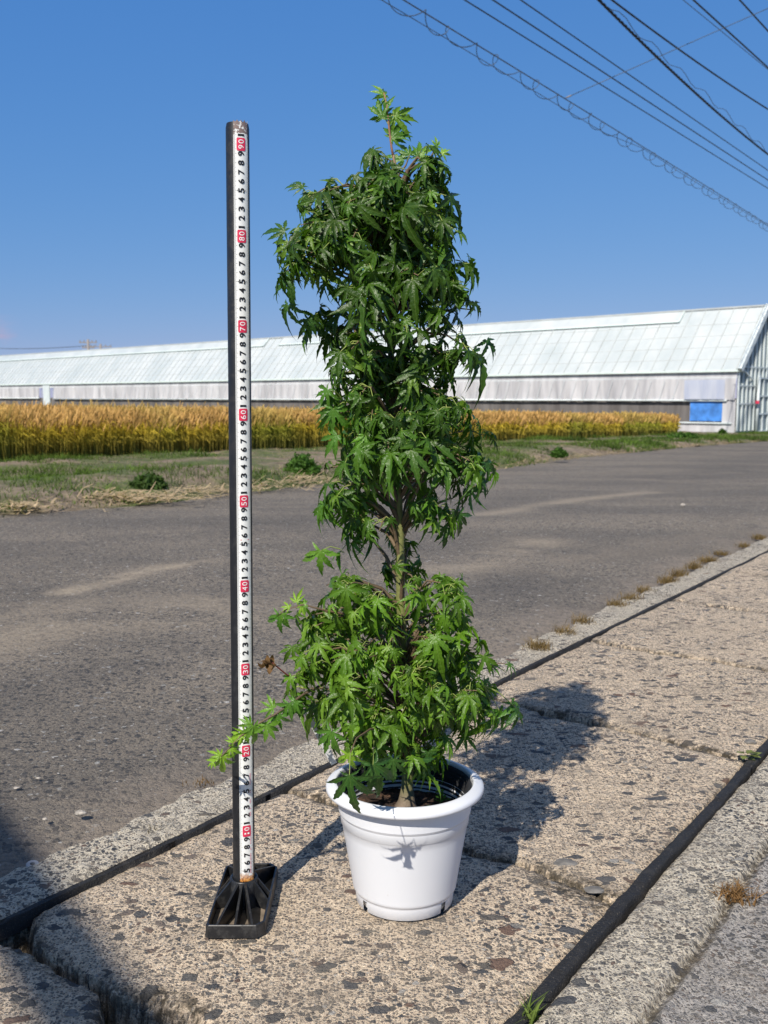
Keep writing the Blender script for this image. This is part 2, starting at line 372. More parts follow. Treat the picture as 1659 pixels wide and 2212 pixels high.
# pavement: worn cover slabs between two kerb bands
N1, N2, N3, NR = -1.015, -.426, -.32, -1.125
sa = np.concatenate((np.arange(-1.2, .45, .02), np.arange(.45, 2.3, .003), 2.3+np.cumsum(np.linspace(.003, .09, 220))))
na = np.concatenate((np.arange(-1.19, -.29, .003), -.29+np.cumsum(np.linspace(.003, .12, 46))))
S, N = np.meshgrid(sa, na, indexing='ij')
def wob(a, k, amp, f=18): return (fbm(a*f, a*0+k, k, 4)-.5)*2*amp
Z = (fbm(S*9, N*9, 3, 3)-.5)*.007+(fbm(S*45, N*45, 5, 3)-.5)*.0034
cr = fbm(S*130, N*130, 6, 2)-.5; Z += cr*.0022
slabm = (N > N1) & (N < N2)
joints = [(-.55, .004, .0), (.06, .004, 0), (.655, .0045, .10), (1.165, .0035, .06), (1.78, .005, .12), (2.36, .004, .1), (2.98, .004, .1), (3.58, .004, .1), (4.2, .004, .1), (4.8, .004, 0), (5.4, .004, 0), (6.0, .004, 0), (6.6, .004, 0)]
dirt = np.zeros_like(S); hl = 0
cell = np.zeros_like(S)
for i, (js, hw, sk) in enumerate(joints):
    jl = js+(N1-N)*sk*1.0+.03*sk+wob(N, 11+i, .012, 14)+wob(N, 31+i, .004, 60)
    d = np.abs(S-jl); wv = hw*(.5+1.1*fbm(N*25, N*0+i, 40+i, 2))
    if i == 2:                                                        # broken corner hole and the wide gap
        wv = wv*1.3+.030*np.exp(-((N-(N1+.015))/.030)**2)+.040*sm(-.81, -.745, N)*sm(-.50, -.58, N)
    if i == 4: wv = wv+.013*sm(-.86, -.84, N)*sm(-.715, -.73, N)
    g = sm(1, .35, d/np.maximum(wv, 1e-4)); rim = sm(1, 0, (d-wv)/.016)
    depth = .012+.020*fbm(N*12, N*0, 60+i, 2)
    if i in (2, 4): depth = .055
    Z = np.where(slabm, Z-g*depth-rim*.0035, Z)
    df = sm(1, .0, (d-wv)/.022)*fbm(S*40, N*40, 70+i, 2)*1.3
    if i == 3: df = df*1.2+sm(-.60, -.50, N)*sm(.05, .0, np.abs(S-jl+.012))*1.2
    if i == 4: df = df+sm(-.55, -.47, N)*sm(.03, .0, np.abs(S-jl))*1.1
    dirt = np.maximum(dirt, np.where(slabm, np.clip(np.maximum(df, g*.9), 0, 1), 0))
    cell = np.where(S > jl, i+1, cell)
Z = np.where(slabm, Z+(_h(cell, cell*0, 5)-.5)*.005+(N-N1-.3)*(_h(cell, cell*0, 9)-.5)*.012, Z)
# grooves that hold the black strips, ragged on both sides
for nc, hw, kk, dep in ((N1, .0044, 1, .02), (N2, .0078, 2, .02)):
    lo = nc-hw-np.abs(wob(S, 80+kk, .0012, 30)); hi = nc+hw+np.abs(wob(S, 90+kk, .0028, 24))+.003*sm(.55, .7, fbm(S*9, S*0, 95+kk, 2))
    g = sm(-.003, .0035, N-lo)*sm(.0035, -.003, N-hi); rm = sm(.02, 0, np.abs(N-nc)-hw)
    Z -= g*dep+rm*.003; dirt = np.maximum(dirt, g)
    dirt = np.maximum(dirt, rm*.35*fbm(S*30, N*30, 97, 2))
g3 = sm(.010, .002, np.abs(N-N3-wob(S, 15, .004, 14))); Z -= g3*.008; dirt = np.maximum(dirt, g3*.9)
Z += sm(N3, N3+.02, N)*(-.006)                                       # the floor beyond sits a touch lower
edge = NR+wob(S, 21, .022, 9)+wob(S, 23, .008, 40); Z -= sm(.012, -.012, N-edge)*.03
Z = Z+(_h(np.floor(N*0), N*0, 1)*0)
PX, PY = xy(S, N); Z = Z+T(PY)
pav = gridmesh('pavement', PX, PY, Z, M['slab'], smooth=True, fl={'dirt': dirt.ravel()}); tag(pav, kind='structure')
pav.data.materials.append(M['kerb']); pav.data.materials.append(M['floor'])
ncent = (na[:-1]+na[1:])/2; mi = np.where(ncent < N1, 1, np.where(ncent < N2, 0, np.where(ncent < N3, 1, 2)))
pav.data.polygons.foreach_set('material_index', np.tile(mi, len(sa)-1).astype(np.int32))
def surf(p, dz=0): return Vector((p[0], p[1], float(T(p[1]))+dz))

# black joint strips
def strip(nc, hw, top, label, s0=-1.2, s1=12, k=0):
    ss = np.concatenate((np.arange(s0, 2.4, .006), np.arange(2.4, s1, .04))); cs = []
    prof = [(-1, -.02), (-1.0, -.002), (-.95, .8), (-.7, 1.), (0, 1.02), (.62, .98), (.86, .80), (1.0, -.002), (1, -.02)]
    V = []
    for j, (a, b) in enumerate(prof):
        n = nc+a*hw*(1+.16*(fbm(ss*40, ss*0+j*3, 200+k, 3)-.5)*2)+wob(ss, 210+k, .003, 6)
        z = (b*top if b > -.01 else b)+(fbm(ss*55, ss*0+j*2.3, 220+k, 3)-.5)*.0035*(b > 0)-.0022*(b > 0)*(fbm(ss*18, ss*0+9, 225+k, 2) > .66)
        x, y = xy(ss, n); V.append(np.stack((x, y, z+T(y)), -1))
    V = np.stack(V, 1); a, b = V.shape[:2]
    o = gridmesh('joint_strip', V[..., 0], V[..., 1], V[..., 2], M['rubber'], smooth=True)
    tag(o, label, 'joint strip', 'black strips set in the pavement joints')
strip(N1, .0046, .0006, 'black rubber strip in the joint nearest the asphalt, running behind the pot and stick', k=1)
strip(N2, .0078, .0028, 'wider black rubber strip right of the pot, running off the bottom edge', k=2)

# road
E_px = [(0, 1117), (129, 1108), (284, 1093), (494, 1069), (671, 1052), (985, 1023), (1086, 1012), (1255, 989), (1381, 976), (1508, 964), (1659, 953)]
E = [GT(*p) for p in E_px]
d0 = (E[0]-E[3]).normalized(); d1 = (E[-1]-E[-3]).normalized()
E = [E[0]+d0*9, E[0]+d0*4]+E+[E[-1]+d1*6, E[-1]+d1*16]
W = [A(0, 1005, 11.2), A(520, 981, 15.5), A(1061, 957, 22), A(1465, 943, 31)]
wd0 = (W[0]-W[1]).normalized(); wd1 = (W[-1]-W[-2]).normalized()
ss = np.concatenate((np.arange(-4, .4, .08), np.arange(.4, 3, .02), np.geomspace(3, 60, 260))); nn = np.concatenate((-np.geomspace(7, 1.45, 90), np.arange(-1.44, -1.08, .01)))
S, N = np.meshgrid(ss, nn, indexing='ij'); RX, RY = xy(S, N)
# hairline cracks
ckl = np.zeros_like(S)
for q in range(5):
    c0 = -2.0-.75*q; c = c0+(fbm(S*1.3, S*0+q, 300+q, 5)-.5)*1.2
    ckl = np.maximum(ckl, sm(.012, .0, np.abs(N-c))*(fbm(S*.7, S*0, 310+q, 2) > .55))
du = sm(.20, -.02, -(N-NR)-(fbm(S*5, N*5, 44, 3)-.4)*.25)
pale = np.zeros_like(S); worn = np.zeros_like(S)
def streak(pts, wdt, amp, arr):
    pw = [GT(*q) for q in pts]; dm = np.full(S.shape, 9.)
    for a_, b_ in zip(pw[:-1], pw[1:]):
        ab = np.array((b_.x-a_.x, b_.y-a_.y)); tq = np.clip(((RX-a_.x)*ab[0]+(RY-a_.y)*ab[1])/(ab@ab), 0, 1); dm = np.minimum(dm, np.hypot(RX-a_.x-ab[0]*tq, RY-a_.y-ab[1]*tq))
    nz = fbm(RX*5, RY*5, 401, 4); return np.maximum(arr, amp*np.exp(-(dm/wdt)**2)*sm(.25, .6, nz))
pale = streak([(140, 1275), (260, 1245), (330, 1225), (480, 1207)], .055, .85, pale)
pale = streak([(-60, 1400), (150, 1340), (330, 1325), (480, 1300)], .16, .50, pale)
pale = streak([(-60, 1330), (200, 1300), (440, 1290)], .15, .35, pale)
pale = streak([(900, 1240), (1060, 1210), (1160, 1170)], .14, .60, pale)
pale = streak([(1050, 1110), (1240, 1078), (1420, 1060)], .10, .55, pale)
pale = streak([(1100, 1215), (1400, 1190), (1700, 1130)], .20, .38, pale)
pale = streak([(640, 1300), (860, 1330)], .25, .3, pale)
worn = streak([(0, 1500), (300, 1430), (560, 1400)], .16, .8, worn); worn = streak([(1080, 1260), (1300, 1215), (1659, 1150)], .22, .8, worn); worn = streak([(1400, 1035), (1659, 1010)], .5, .6, worn); worn = streak([(0, 1180), (450, 1140), (700, 1110)], .35, .6, worn)
ZR = T(RY)-.005+(fbm(S*1.2, N*1.2, 8, 3)-.5)*.012+(fbm(S*14, N*14, 9, 2)-.5)*.004-.012*sm(-1.3, -1.1, N)
tag(gridmesh('road', RX, RY, ZR, M['asphalt'], smooth=True, fl={'dust': du.ravel()*.85, 'crack': ckl.ravel()*.0, 'pale': pale.ravel(), 'worn': worn.ravel()}), kind='structure')

# verge between road and grain field
def poly(P, n):
    P = np.array([tuple(p) for p in P]); L = np.concatenate(([0], np.cumsum(np.linalg.norm(np.diff(P, axis=0), axis=1))))
    t = np.linspace(0, 1, n)**1.35*L[-1]; return np.stack([np.interp(t, L, P[:, k]) for k in range(3)], -1)
Wx = [W[0]+wd0*12, W[0]+wd0*5]+W+[W[-1]+Vector((3, 2.2, 0)), W[-1]+Vector((14, 3, 0))]
def back(p, q): return p
Ea = poly(E, 900); Wa = poly([p for p in Wx], 900)
# pair the two curves by bearing so the cross lines do not tangle
v = np.linspace(0, 1, 110)
VX = Ea[:, None, 0]*(1-v)+Wa[:, None, 0]*v; VY = Ea[:, None, 1]*(1-v)+Wa[:, None, 1]*v
# carry on under the grain
ex = np.linspace(.05, 2.5, 12); dW = (Wa-Ea); dW[:, 2] = 0; dW /= np.linalg.norm(dW, axis=1)[:, None]
VX = np.concatenate((VX, Wa[:, None, 0]+dW[:, None, 0]*ex), 1); VY = np.concatenate((VY, Wa[:, None, 1]+dW[:, None, 1]*ex), 1)
vv = np.concatenate((v, np.full(12, 1.)))[None, :]+VX*0
dE = np.hypot(VX-Ea[:, None, 0], VY-Ea[:, None, 1])+(fbm(VX*2.2, VY*2.2, 50, 4)-.5)*.5
def bumpv(x, y): return (fbm(x*1.1, y*1.1, 51, 3)-.5)*.10+(fbm(x*6, y*6, 52, 3)-.5)*.035
def bank(x, y, de): # a low bank with a shallow ditch behind it
    return .05*sm(0, .5, de)+.07*np.exp(-((de-1.2)/.7)**2)-.05*np.exp(-((de-2.3)/.8)**2)
VZ = T(VY)-.05*sm(.12, -.05, dE)+(bumpv(VX, VY)+bank(VX, VY, dE))*sm(-.05, .4, dE)
tag(gridmesh('verge', VX, VY, VZ, M['verge'], smooth=True), kind='structure')

# ---- blades
def blades(P, hgt, wid, lean, col0, col1, seg=2):
    """P (n,3) roots -> tapered bent blades"""
    n = len(P); a = rng.uniform(0, 2*np.pi, n); la = rng.uniform(0, 2*np.pi, n)
    sx = np.stack((np.cos(a), np.sin(a), a*0), -1)*wid[:, None]/2; ld = np.stack((np.cos(la), np.sin(la), la*0), -1)*(lean*hgt)[:, None]
    V = []; C = []
    for i in range(seg+1):
        t = i/seg; c = P+np.array((0, 0, 1))*(hgt*t*(1-.25*t*lean))[:, None]+ld*t*t
        wv = (1-t)**.7 if i < seg else .0
        V += [c-sx*wv, c+sx*wv]; cc = col0*(1-t)+col1*t; C += [cc, cc]
    V = np.stack(V, 1).reshape(-1, 3); C = np.stack(C, 1).reshape(-1, 3); k = 2*(seg+1)
    b = (np.arange(n)*k)[:, None]; fs = [b+np.array((2*i, 2*i+1, 2*i+3, 2*i+2)) for i in range(seg)]
    return V, np.concatenate(fs), C
def merge(parts):
    V = []; Fq = []; C = []; o = 0
    for v, f, c in parts: V.append(v); Fq.append(f+o); C.append(c); o += len(v)
    return np.concatenate(V), Fq, np.concatenate(C)
vi = rng.integers(0, 899, 210000); vjf = rng.random(210000)
vi = (rng.random(210000)**1.25*898).astype(int)
px = Ea[vi, 0]*(1-vjf)+Wa[vi, 0]*vjf+rng.normal(0, .04, 210000); py = Ea[vi, 1]*(1-vjf)+Wa[vi, 1]*vjf+rng.normal(0, .04, 210000)
de = np.hypot(px-Ea[vi, 0], py-Ea[vi, 1])
grn = fbm(px*.8, py*.8, 61, 4)-.035+.05*sm(12, 8, py)+.17*np.exp(-((vjf-.10)/.10)**2)+.10*np.exp(-((vjf-1)/.10)**2)-.05*sm(9, 16, py)
keep = (rng.random(210000) < sm(.34, .52, grn)*.9+.26); px, py, de, grn = px[keep], py[keep], de[keep], grn[keep]; n = len(px)
pz = T(py)+bumpv(px, py)+bank(px, py, de)-.01
isg = rng.random(n) < sm(.40, .52, grn)
g0 = np.array((.035, .06, .012)); g1 = np.array((.13, .21, .03)); b0 = np.array((.16, .12, .075)); b1 = np.array((.42, .34, .22))
br = rng.uniform(.55, 1.3, n)[:, None]*(.55+.9*fbm(px*1.7, py*1.7, 66, 3))[:, None]
c0 = np.where(isg[:, None], g0, b0)*br; c1 = np.where(isg[:, None], g1, b1)*br
sc_d = np.clip(py/9, .8, 2.2)
hg = rng.uniform(.02, .075, n)*np.where(isg, 1.1, .8)*sc_d**.5*(.5+1.5*sm(.45, .65, grn)*fbm(px*3, py*3, 65, 2))
Vb, Fb, Cb = blades(np.stack((px, py, pz), -1), hg, rng.uniform(.004, .010, n)*sc_d, rng.uniform(.3, 1.3, n), c0, c1)
tag(npmesh('grass', Vb, Fb, M['grass'], col=Cb), 'patchy green grass and dry stems on the bank between road and grain', 'grass', kind='stuff')
# dry straw litter along the road edge
sp = []; scs = []
lit = [((40, 1108), 45, 26), ((230, 1088), 90, 46), ((330, 1088), 80, 40), ((420, 1072), 60, 22), ((560, 1062), 70, 25), ((650, 1045), 40, 30), ((50, 1085), 40, 16), ((1000, 1018), 60, 14), ((610, 1028), 30, 12)]
def litter_bar(p, L, wd, rz, rx, cc):
    d = Vector((math.cos(rz)*math.cos(rx), math.sin(rz)*math.cos(rx), math.sin(rx))); q = d.cross(Vector((0, 0, 1))).normalized(); u = q.cross(d)
    m = p+d*L*.5+u*random.uniform(-.02, .02); e = p+d*L
    vs = []
    for c, k in ((p, 1), (m, 1), (e, .5)): vs += [c-q*wd*k, c+u*wd*.35, c+q*wd*k]
    return vs
for (cx_, cy_), sprx, num in lit:
    for i in range(num*3):
        x = cx_+random.gauss(0, sprx*.8); y = cy_+random.gauss(0, 3.5)
        p = GT(x, max(y, 1000)); p.z += .02+random.uniform(0, .04)
        sp.append(litter_bar(p, random.uniform(.03, .15), random.uniform(.003, .009), random.uniform(-.9, .9)+(math.pi if random.random() < .5 else 0)+.6, random.choice((0, .05, .1, .15, .3, .7))*random.random(), None))
        k = random.uniform(.6, 1.15); scs += [(.52*k, .40*k, .26*k)]*9
edge_pts = Ea[(Ea[:, 1] > 3) & (Ea[:, 1] < 26)]
for i in range(900):
    e = edge_pts[rng.integers(0, len(edge_pts))]; p = Vector((e[0]+random.gauss(0, .10), e[1]+random.gauss(.0, .10), 0)); p.z = float(T(p.y))+.012+random.uniform(0, .03)
    sp.append(litter_bar(p, random.uniform(.03, .14), random.uniform(.002, .006), random.uniform(0, 6.28), random.uniform(0, .3), None)); k = random.uniform(.5, 1.05); scs += [(.46*k, .35*k, .23*k)]*9
Vs = np.array([tuple(v) for q in sp for v in q]); ns = len(sp)
fs = np.array([(0,1,4,3),(1,2,5,4),(3,4,7,6),(4,5,8,7)])[None]+(np.arange(ns)*9)[:, None, None]
tag(npmesh('straw_litter', Vs, fs.reshape(-1, 4), M['grass'], col=np.array(scs)), 'dry beige straw litter lying along the far edge of the road', 'straw', kind='stuff')

# ================================================================== GREENHOUSE
GC = A(1588, 938, 33); gz = GC.z
u = Vector((-.7096, .7046, 0)); wv = Vector((.7046, .7096, 0)); UP = Vector((0, 0, 1))
EZ = A(1585, 792, 33).z-gz
def scr(p):
    d = p.y*math.cos(PITCH)-(p.z-H)*math.sin(PITCH); return 829.5+F*p.x/d, 1106-F*(p.y*math.sin(PITCH)+(p.z-H)*math.cos(PITCH))/d
best = None
for i in range(400):
    Wd = 1+i*.01
    for RZ in np.arange(3.4, 5.4, .02):
        s_ = scr(GC+wv*Wd+UP*RZ); e_ = (s_[0]-1651)**2+(s_[1]-661)**2
        if best is None or e_ < best[0]: best = (e_, Wd, RZ)
Wd, RZ = best[1], best[2]
print('greenhouse half width, eave, ridge', Wd, EZ, RZ)
LEN = 92.
GR = Matrix((u, wv, UP)).transposed()
gh = empty('greenhouse', GC, 'long film covered greenhouse with steep pale roof behind the grain field', 'greenhouse')
def gp(a, b, c): return u*a+wv*b+UP*c          # local, the empty is not rotated
def gb(m, a, b, wd, h, up=None, mi=0): m.bar(gp(*a), gp(*b), wd, h, up or (wv if abs(a[2]-b[2]) > .5 else UP), mi)
CUT = .53+.62-H-gz+(H-.62)                      # height of the roll-up curtain's hem above the ground
CUT = .53-gz
rn = (wv*-(RZ-EZ)+UP*Wd).normalized()
m = MB(); fs_ = [gp(-.12, -.1, EZ-.1), gp(LEN, -.1, EZ-.1), gp(LEN, Wd, RZ), gp(-.12, Wd, RZ)]; m.add(fs_, [(0, 1, 2, 3)])
m.add([gp(-.12, Wd*2+.1, EZ-.1), gp(LEN, Wd*2+.1, EZ-.1), gp(LEN, Wd, RZ), gp(-.12, Wd, RZ)], [(0, 3, 2, 1)]); m.build('roof', M['roof_film'], gh)
m = MB(); q = 0
while q < LEN:
    gb(m, (q, -.1, EZ-.09), (q, Wd, RZ), .026, .05, rn); q += .52
for f in (.17, .36, .55, .74): gb(m, (-.1, -.1+(Wd+.1)*f, EZ-.1+(RZ-EZ+.1)*f), (LEN, -.1+(Wd+.1)*f, EZ-.1+(RZ-EZ+.1)*f), .03, .010, rn)
gb(m, (-.15, Wd, RZ+.02), (LEN, Wd, RZ+.02), .12, .06); m.build('roof_frame', simple('roof_bar', (.46, .49, .485), .6, .1, 2), gh)
m = MB()
for s_ in (-1, 1): m.bar(gp(-.14, Wd+s_*(Wd+.12), EZ-.12), gp(-.14, Wd-s_*.05, RZ+.02), .14, .17, rn if s_ < 0 else UP)
m.build('gable_trim', M['frame'], gh)
vb = min((abs(scr(GC+gp(a_/10, Wd, RZ))[0]-598), a_/10) for a_ in range(50, 600))[1]
VR = ((2.9, vb-.6), (vb+.6, LEN))
m = MB()       # raised vent flap along the ridge
for a0, a1 in VR:
    f = .80; pa = lambda a, t, k=0: gp(a, -.1+(Wd+.1)*t, EZ-.1+(RZ-EZ+.1)*t)+rn*k
    m.add([pa(a0, f, .06), pa(a1, f, .06), pa(a1, 1.0, .022), pa(a0, 1.0, .022), pa(a0, f, .0), pa(a1, f, 0), pa(a1, 1, 0), pa(a0, 1, 0)], [(0,1,2,3),(4,5,1,0),(0,3,7,4),(1,5,6,2)])
m.build('ridge_vent', M['roof_film'], gh)
m = MB()
for a0, a1 in VR:
    m.bar(pa(a0, .80, .065), pa(a1, .80, .065), .05, .03, rn); m.bar(pa(a0, .80, .07), pa(a0, 1, .035), .04, .03, rn)
m.bar(gp(-.1, -.10, EZ-.13), gp(LEN, -.10, EZ-.13), .05, .07); m.build('gutter', M['mint'], gh)
# side wall: fixed band, curtain with folds, hem tube, net, footing
def wall(name, a0, a1, z0, z1, off, mat, amp, nseg, pw=0):
    aa = np.linspace(a0, a1, nseg); zz = np.linspace(z0, z1, 5); AA, ZZ = np.meshgrid(aa, zz, indexing='ij')
    tt = (ZZ-z0)/max(z1-z0, .01); O = off+amp*(fbm(AA*5+tt*.6, tt*.8, int(a0*3)+5, 3)-.5)*(1-.6*tt)
    V = np.stack([AA*u[k]+O*wv[k]+ZZ*UP[k] for k in range(3)], -1)
    return gridmesh(name, V[..., 0], V[..., 1], V[..., 2], mat, parent=gh, smooth=True)
wall('upper_band', 0, LEN, EZ-.36, EZ-.12, -.02, M['side_film'], .01, 200)
wall('roll_up_curtain', .0, 47, CUT, EZ-.36, -.06, M['side_film'], .22, 1100)
wall('roll_up_curtain', 49, LEN, CUT+.04, EZ-.36, -.06, M['side_film'], .22, 900)
m = MB(); m.tube([gp(.3, -.09, CUT-.02), gp(47, -.09, CUT-.02)], .035, 8); m.tube([gp(49, -.09, CUT+.02), gp(LEN, -.09, CUT+.02)], .035, 8); m.build('curtain_tube', M['frame'], gh, True)
wall('side_net', 0, LEN, .25, CUT+.05, .03, M['net'], .04, 700)
m = MB(); q = 0
while q < LEN: gb(m, (q, .05, 0), (q, .05, EZ-.15), .022, .022); q += .52
gb(m, (48, -.05, 0), (48, -.05, EZ-.1), .9, .06); gb(m, (0, -.03, EZ-.36), (LEN, -.03, EZ-.36), .03, .03)
for q in range(4, 80): m.bar(gp(q*.52-.05, -.135, EZ-.4), gp(q*.52+.16, -.135, CUT), .012, .008, wv)
m.build('side_posts', M['frame'], gh)
wall('blue_sheet', .46, 1.62, .42, CUT+.0, -.04, M['bluetarp'], .02, 40)
m = MB(); 
for q in (.46, .75, 1.04, 1.33, 1.62): gb(m, (q, -.02, .4), (q, -.02, CUT), .02, .02)
gb(m, (.1, -.08, .36), (2.5, -.08, .36), .06, .05, mi=0); m.build('blue_sheet_bars', M['frame'], gh)
wall('corner_film', .0, .46, .05, CUT+.0, -.045, M['side_film'], .05, 60)
wall('low_film', .46, 2.4, .05, .32, -.045, M['side_film'], .05, 60)
wall('blue_tinted_curtain', .35, 1.8, CUT+.02, EZ-.42, -.16, film('blue_tinted_film', (.43, .48, .62), (.60, .63, .71), .15, True), .04, 60)
m = MB(); m.bar(gp(0, .06, .12), gp(LEN, .06, .12), .1, .24); m.bar(gp(.06, 0, .1), gp(.06, 2*Wd, .1), .1, .2); m.build('footing', M['concrete_base'], gh)
# gable end
def gtop(b): return EZ+(RZ-EZ)*(b/Wd if b < Wd else (2*Wd-b)/Wd)
m = MB(); m.add([gp(0, 0, .05), gp(0, 2*Wd, .05), gp(0, 2*Wd, EZ), gp(0, Wd, RZ-.05), gp(0, 0, EZ)], [(0, 1, 2, 3, 4)]); m.build('gable_wall', M['gable_film'], gh)
m = MB(); b = .03
while b < 2*Wd:
    gb(m, (-.04, b, .1), (-.04, b, gtop(b)-.08), .055, .05, -u); b += .30
for z in (.72*EZ, 1.0, EZ+.0): gb(m, (-.05, .0, z), (-.05, 2*Wd, z), .04, .03, -u)
m.bar(gp(-.1, 0, EZ), gp(-.1, 1.0, EZ-.45), .04, .04, -u); m.build('gable_studs', M['frame'], gh)
m = MB(); m.add([gp(-.10, 1.35, .02), gp(-.10, 2.55, .02), gp(-.10, 2.55, 1.85), gp(-.10, 1.35, 1.85)], [(0, 1, 2, 3)])
dr = m.build('door', M['gable_film'], gh)
m = MB()
for b in (1.3, 1.72, 2.14, 2.56): gb(m, (-.13, b, 0), (-.13, b, 1.88), .07, .05, -u)
for z in (.06, .65, 1.25, 1.85): gb(m, (-.13, 1.3, z), (-.13, 2.56, z), .05, .05, -u)
m.build('door_frame', M['frame'], dr)
m = MB(); m.tube([gp(-.2, 1.12, 0), gp(-.2, 1.2, 1.95)], .05, 8); m.build('drain_pipe', M['frame'], gh, True)
m = MB(); m.box(gp(-.25, 1.0, 1.05), (.1, .1, .1)); m.build('red_cap', M['red_ink'], gh)

# ================================================================== GRAIN FIELD
def wheatfield():
    P = []; 
    Wl = np.array([tuple(p) for p in [W[0]+wd0*7, W[0]+wd0*3]+W]); L = np.concatenate(([0], np.cumsum(np.linalg.norm(np.diff(Wl[:, :2], axis=0), axis=1))))
    def at(t): return np.stack([np.interp(t, L, Wl[:, k]) for k in range(2)], -1)
    nf = 105000
    t = (rng.random(nf)**1.3)*L[-1]; b = at(t); k = rng.random(nf)
    dep = np.where(k < .5, rng.random(nf)*1.2, np.where(k < .8, 1.2+rng.random(nf)**1.5*5, 6+rng.random(nf)**1.2*45))
    bd = b/np.linalg.norm(b, axis=1)[:, None]        # away from the road
    nd = np.array((-.62, .785)); p = b+nd*dep[:, None]+rng.normal(0, .06, (nf, 2))
    p += (bd*0)
    # stay in front of the greenhouse wall
    rel = (p[:, 0]-GC.x)*wv.x+(p[:, 1]-GC.y)*wv.y
    ok = (rel < -1.2); p = p[ok]; dep = dep[ok]; n = len(p)
    front = sm(0, .5, dep+rng.random(n)*.35-.1)
    z = T(p[:, 1])-.03; dist = p[:, 1]; sc2 = np.clip(dist/17, .62, 2.0)
    hh = rng.normal(.655, .045, n)*(1-.28*(1-front)*rng.random(n))+(fbm(p[:, 0]*.9, p[:, 1]*.9, 88, 4)-.5)*.16
    root = np.stack((p[:, 0], p[:, 1], z), -1); la = rng.uniform(0, 2*np.pi, n); ln = rng.uniform(.0, .16, n)
    ld = np.stack((np.cos(la)*ln, np.sin(la)*ln, la*0), -1); face = rng.uniform(-.8, .8, n)+0
    sx = np.stack((np.cos(face), np.sin(face), face*0), -1); wd_ = .0035*sc2
    gpatch = sm(.42, .62, fbm(p[:, 0]*.5, p[:, 1]*.5, 77, 3))[:, None]; br = rng.uniform(.65, 1.25, n)[:, None]
    ylw = (np.array((.62, .46, .05))*(1-gpatch)+np.array((.36, .36, .04))*gpatch)*br; low = np.array((.22, .19, .045))*br; ear = (np.array((.48, .29, .10))*(1-.45*gpatch)+np.array((.40, .33, .08))*.45*gpatch)*rng.uniform(.6, 1.2, n)[:, None]
    def ps(tt): return root+np.array((0, 0, 1))*(hh*tt)[:, None]+ld*tt**2
    V = []; C = []
    for tt, ww, cc in ((0, 1, low*.7), (.45, 1, low*.6+ylw*.4), (.80, .8, ylw)):
        c = ps(tt); V += [c-sx*(wd_*ww)[:, None], c+sx*(wd_*ww)[:, None]]; C += [cc, cc]
    e0 = ps(.78); ek = np.stack((np.cos(la), np.sin(la), np.full(n, .2)), -1)*.03
    for tt, ww, cc in ((0, .6, ear*.9), (.45, 2.3, ear), (1.0, 1.1, ear*1.25)):
        c = ps(.80+.2*tt)+ek*tt**2; ww = ww*.0045*sc2; V += [c-sx*ww[:, None], c+sx*ww[:, None]]; C += [cc, cc]
    # two leaves
    for q, h0 in enumerate((.42, .62)):
        a2 = rng.uniform(0, 2*np.pi, n); dr_ = np.stack((np.cos(a2), np.sin(a2), a2*0), -1); L2 = rng.uniform(.10, .2, n)[:, None]; b0_ = ps(h0)
        sl = np.array((0, 0, 1))*(.006*sc2)[:, None]+sx*(.003*sc2)[:, None]
        for tt, up_, ww in ((0, 0, .5), (.5, .35, 1), (1, .1+.0, .1)):
            c = b0_+dr_*L2*tt*.8+np.array((0, 0, 1))*L2*up_; V += [c-sl*ww, c+sl*ww]; cc = ylw*(.75+.25*tt) if q else (low*.5+ylw*.5); C += [cc, cc]
    k = len(V); V = np.stack(V, 1).reshape(-1, 3); C = np.stack(C, 1).reshape(-1, 3); b = (np.arange(n)*k)[:, None]; fs = []
    for st in (0, 6, 12, 18):
        for i in (0, 1): o = st+2*i; fs.append(b+np.array((o, o+1, o+3, o+2)))
    print('wheat', n)
    tag(npmesh('grain_field', V, np.concatenate(fs), M['wheat'], col=C), 'ripening golden grain crop with brown ears standing in front of the greenhouse', 'grain crop', kind='stuff')
wheatfield()
# crop floor tone under the stalks
# ---- bushes on the verge
def leafclump(name, c, rad, n, size, col, label, group=None, sq=.8):
    P = rng.normal(0, 1, (n, 3)); P /= np.linalg.norm(P, axis=1)[:, None]; r = rng.random(n)**.4*(.45+1.0*fbm(P[:, 0]*2.6+5+c[0], P[:, 1]*2.6+P[:, 2]*2, 3, 4))
    P = P*r[:, None]*np.array(rad); P[:, 2] = np.abs(P[:, 2])*1.0; P += np.array(c)
    a = rng.normal(0, 1, (n, 3)); a /= np.linalg.norm(a, axis=1)[:, None]; b = np.cross(a, rng.normal(0, 1, (n, 3))); b /= np.linalg.norm(b, axis=1)[:, None]
    s = rng.uniform(.6, 1.3, n)[:, None]*size
    V = np.stack((P-a*s, P-b*s*.45, P+a*s, P+b*s*.45), 1).reshape(-1, 3)
    f = np.arange(n*4).reshape(-1, 4); C = np.repeat(np.array(col)*rng.uniform(.55, 1.4, n)[:, None], 4, 0)
    return tag(npmesh(name, V, f, M['grass'], col=C), label, 'bush', group)
def bush(x, y, wpx, hpx, d, label, col=(.06, .13, .02), n=2600):
    p = A(x, y, d); r = wpx/2/F*d; h = hpx/F*d
    leafclump('bush', (p.x, p.y, p.z-.02), (r, r, h), n, .022*max(1, d/9), col, label, 'low bushes on the verge')
bush(652, 1034, 86, 56, 8.4, 'round green bush at the road edge, seen just left of the maple', n=4200)
bush(1208, 982, 34, 18, 12, 'small dark green tuft on the verge right of the maple', n=900)
bush(1478, 956, 74, 22, 22, 'low spreading green bush where the grain ends near the greenhouse', n=1800)
bush(318, 1062, 90, 44, 6.6, 'dark green weedy clump on the bank left of the measuring pole', (.05, .09, .02), 2600)
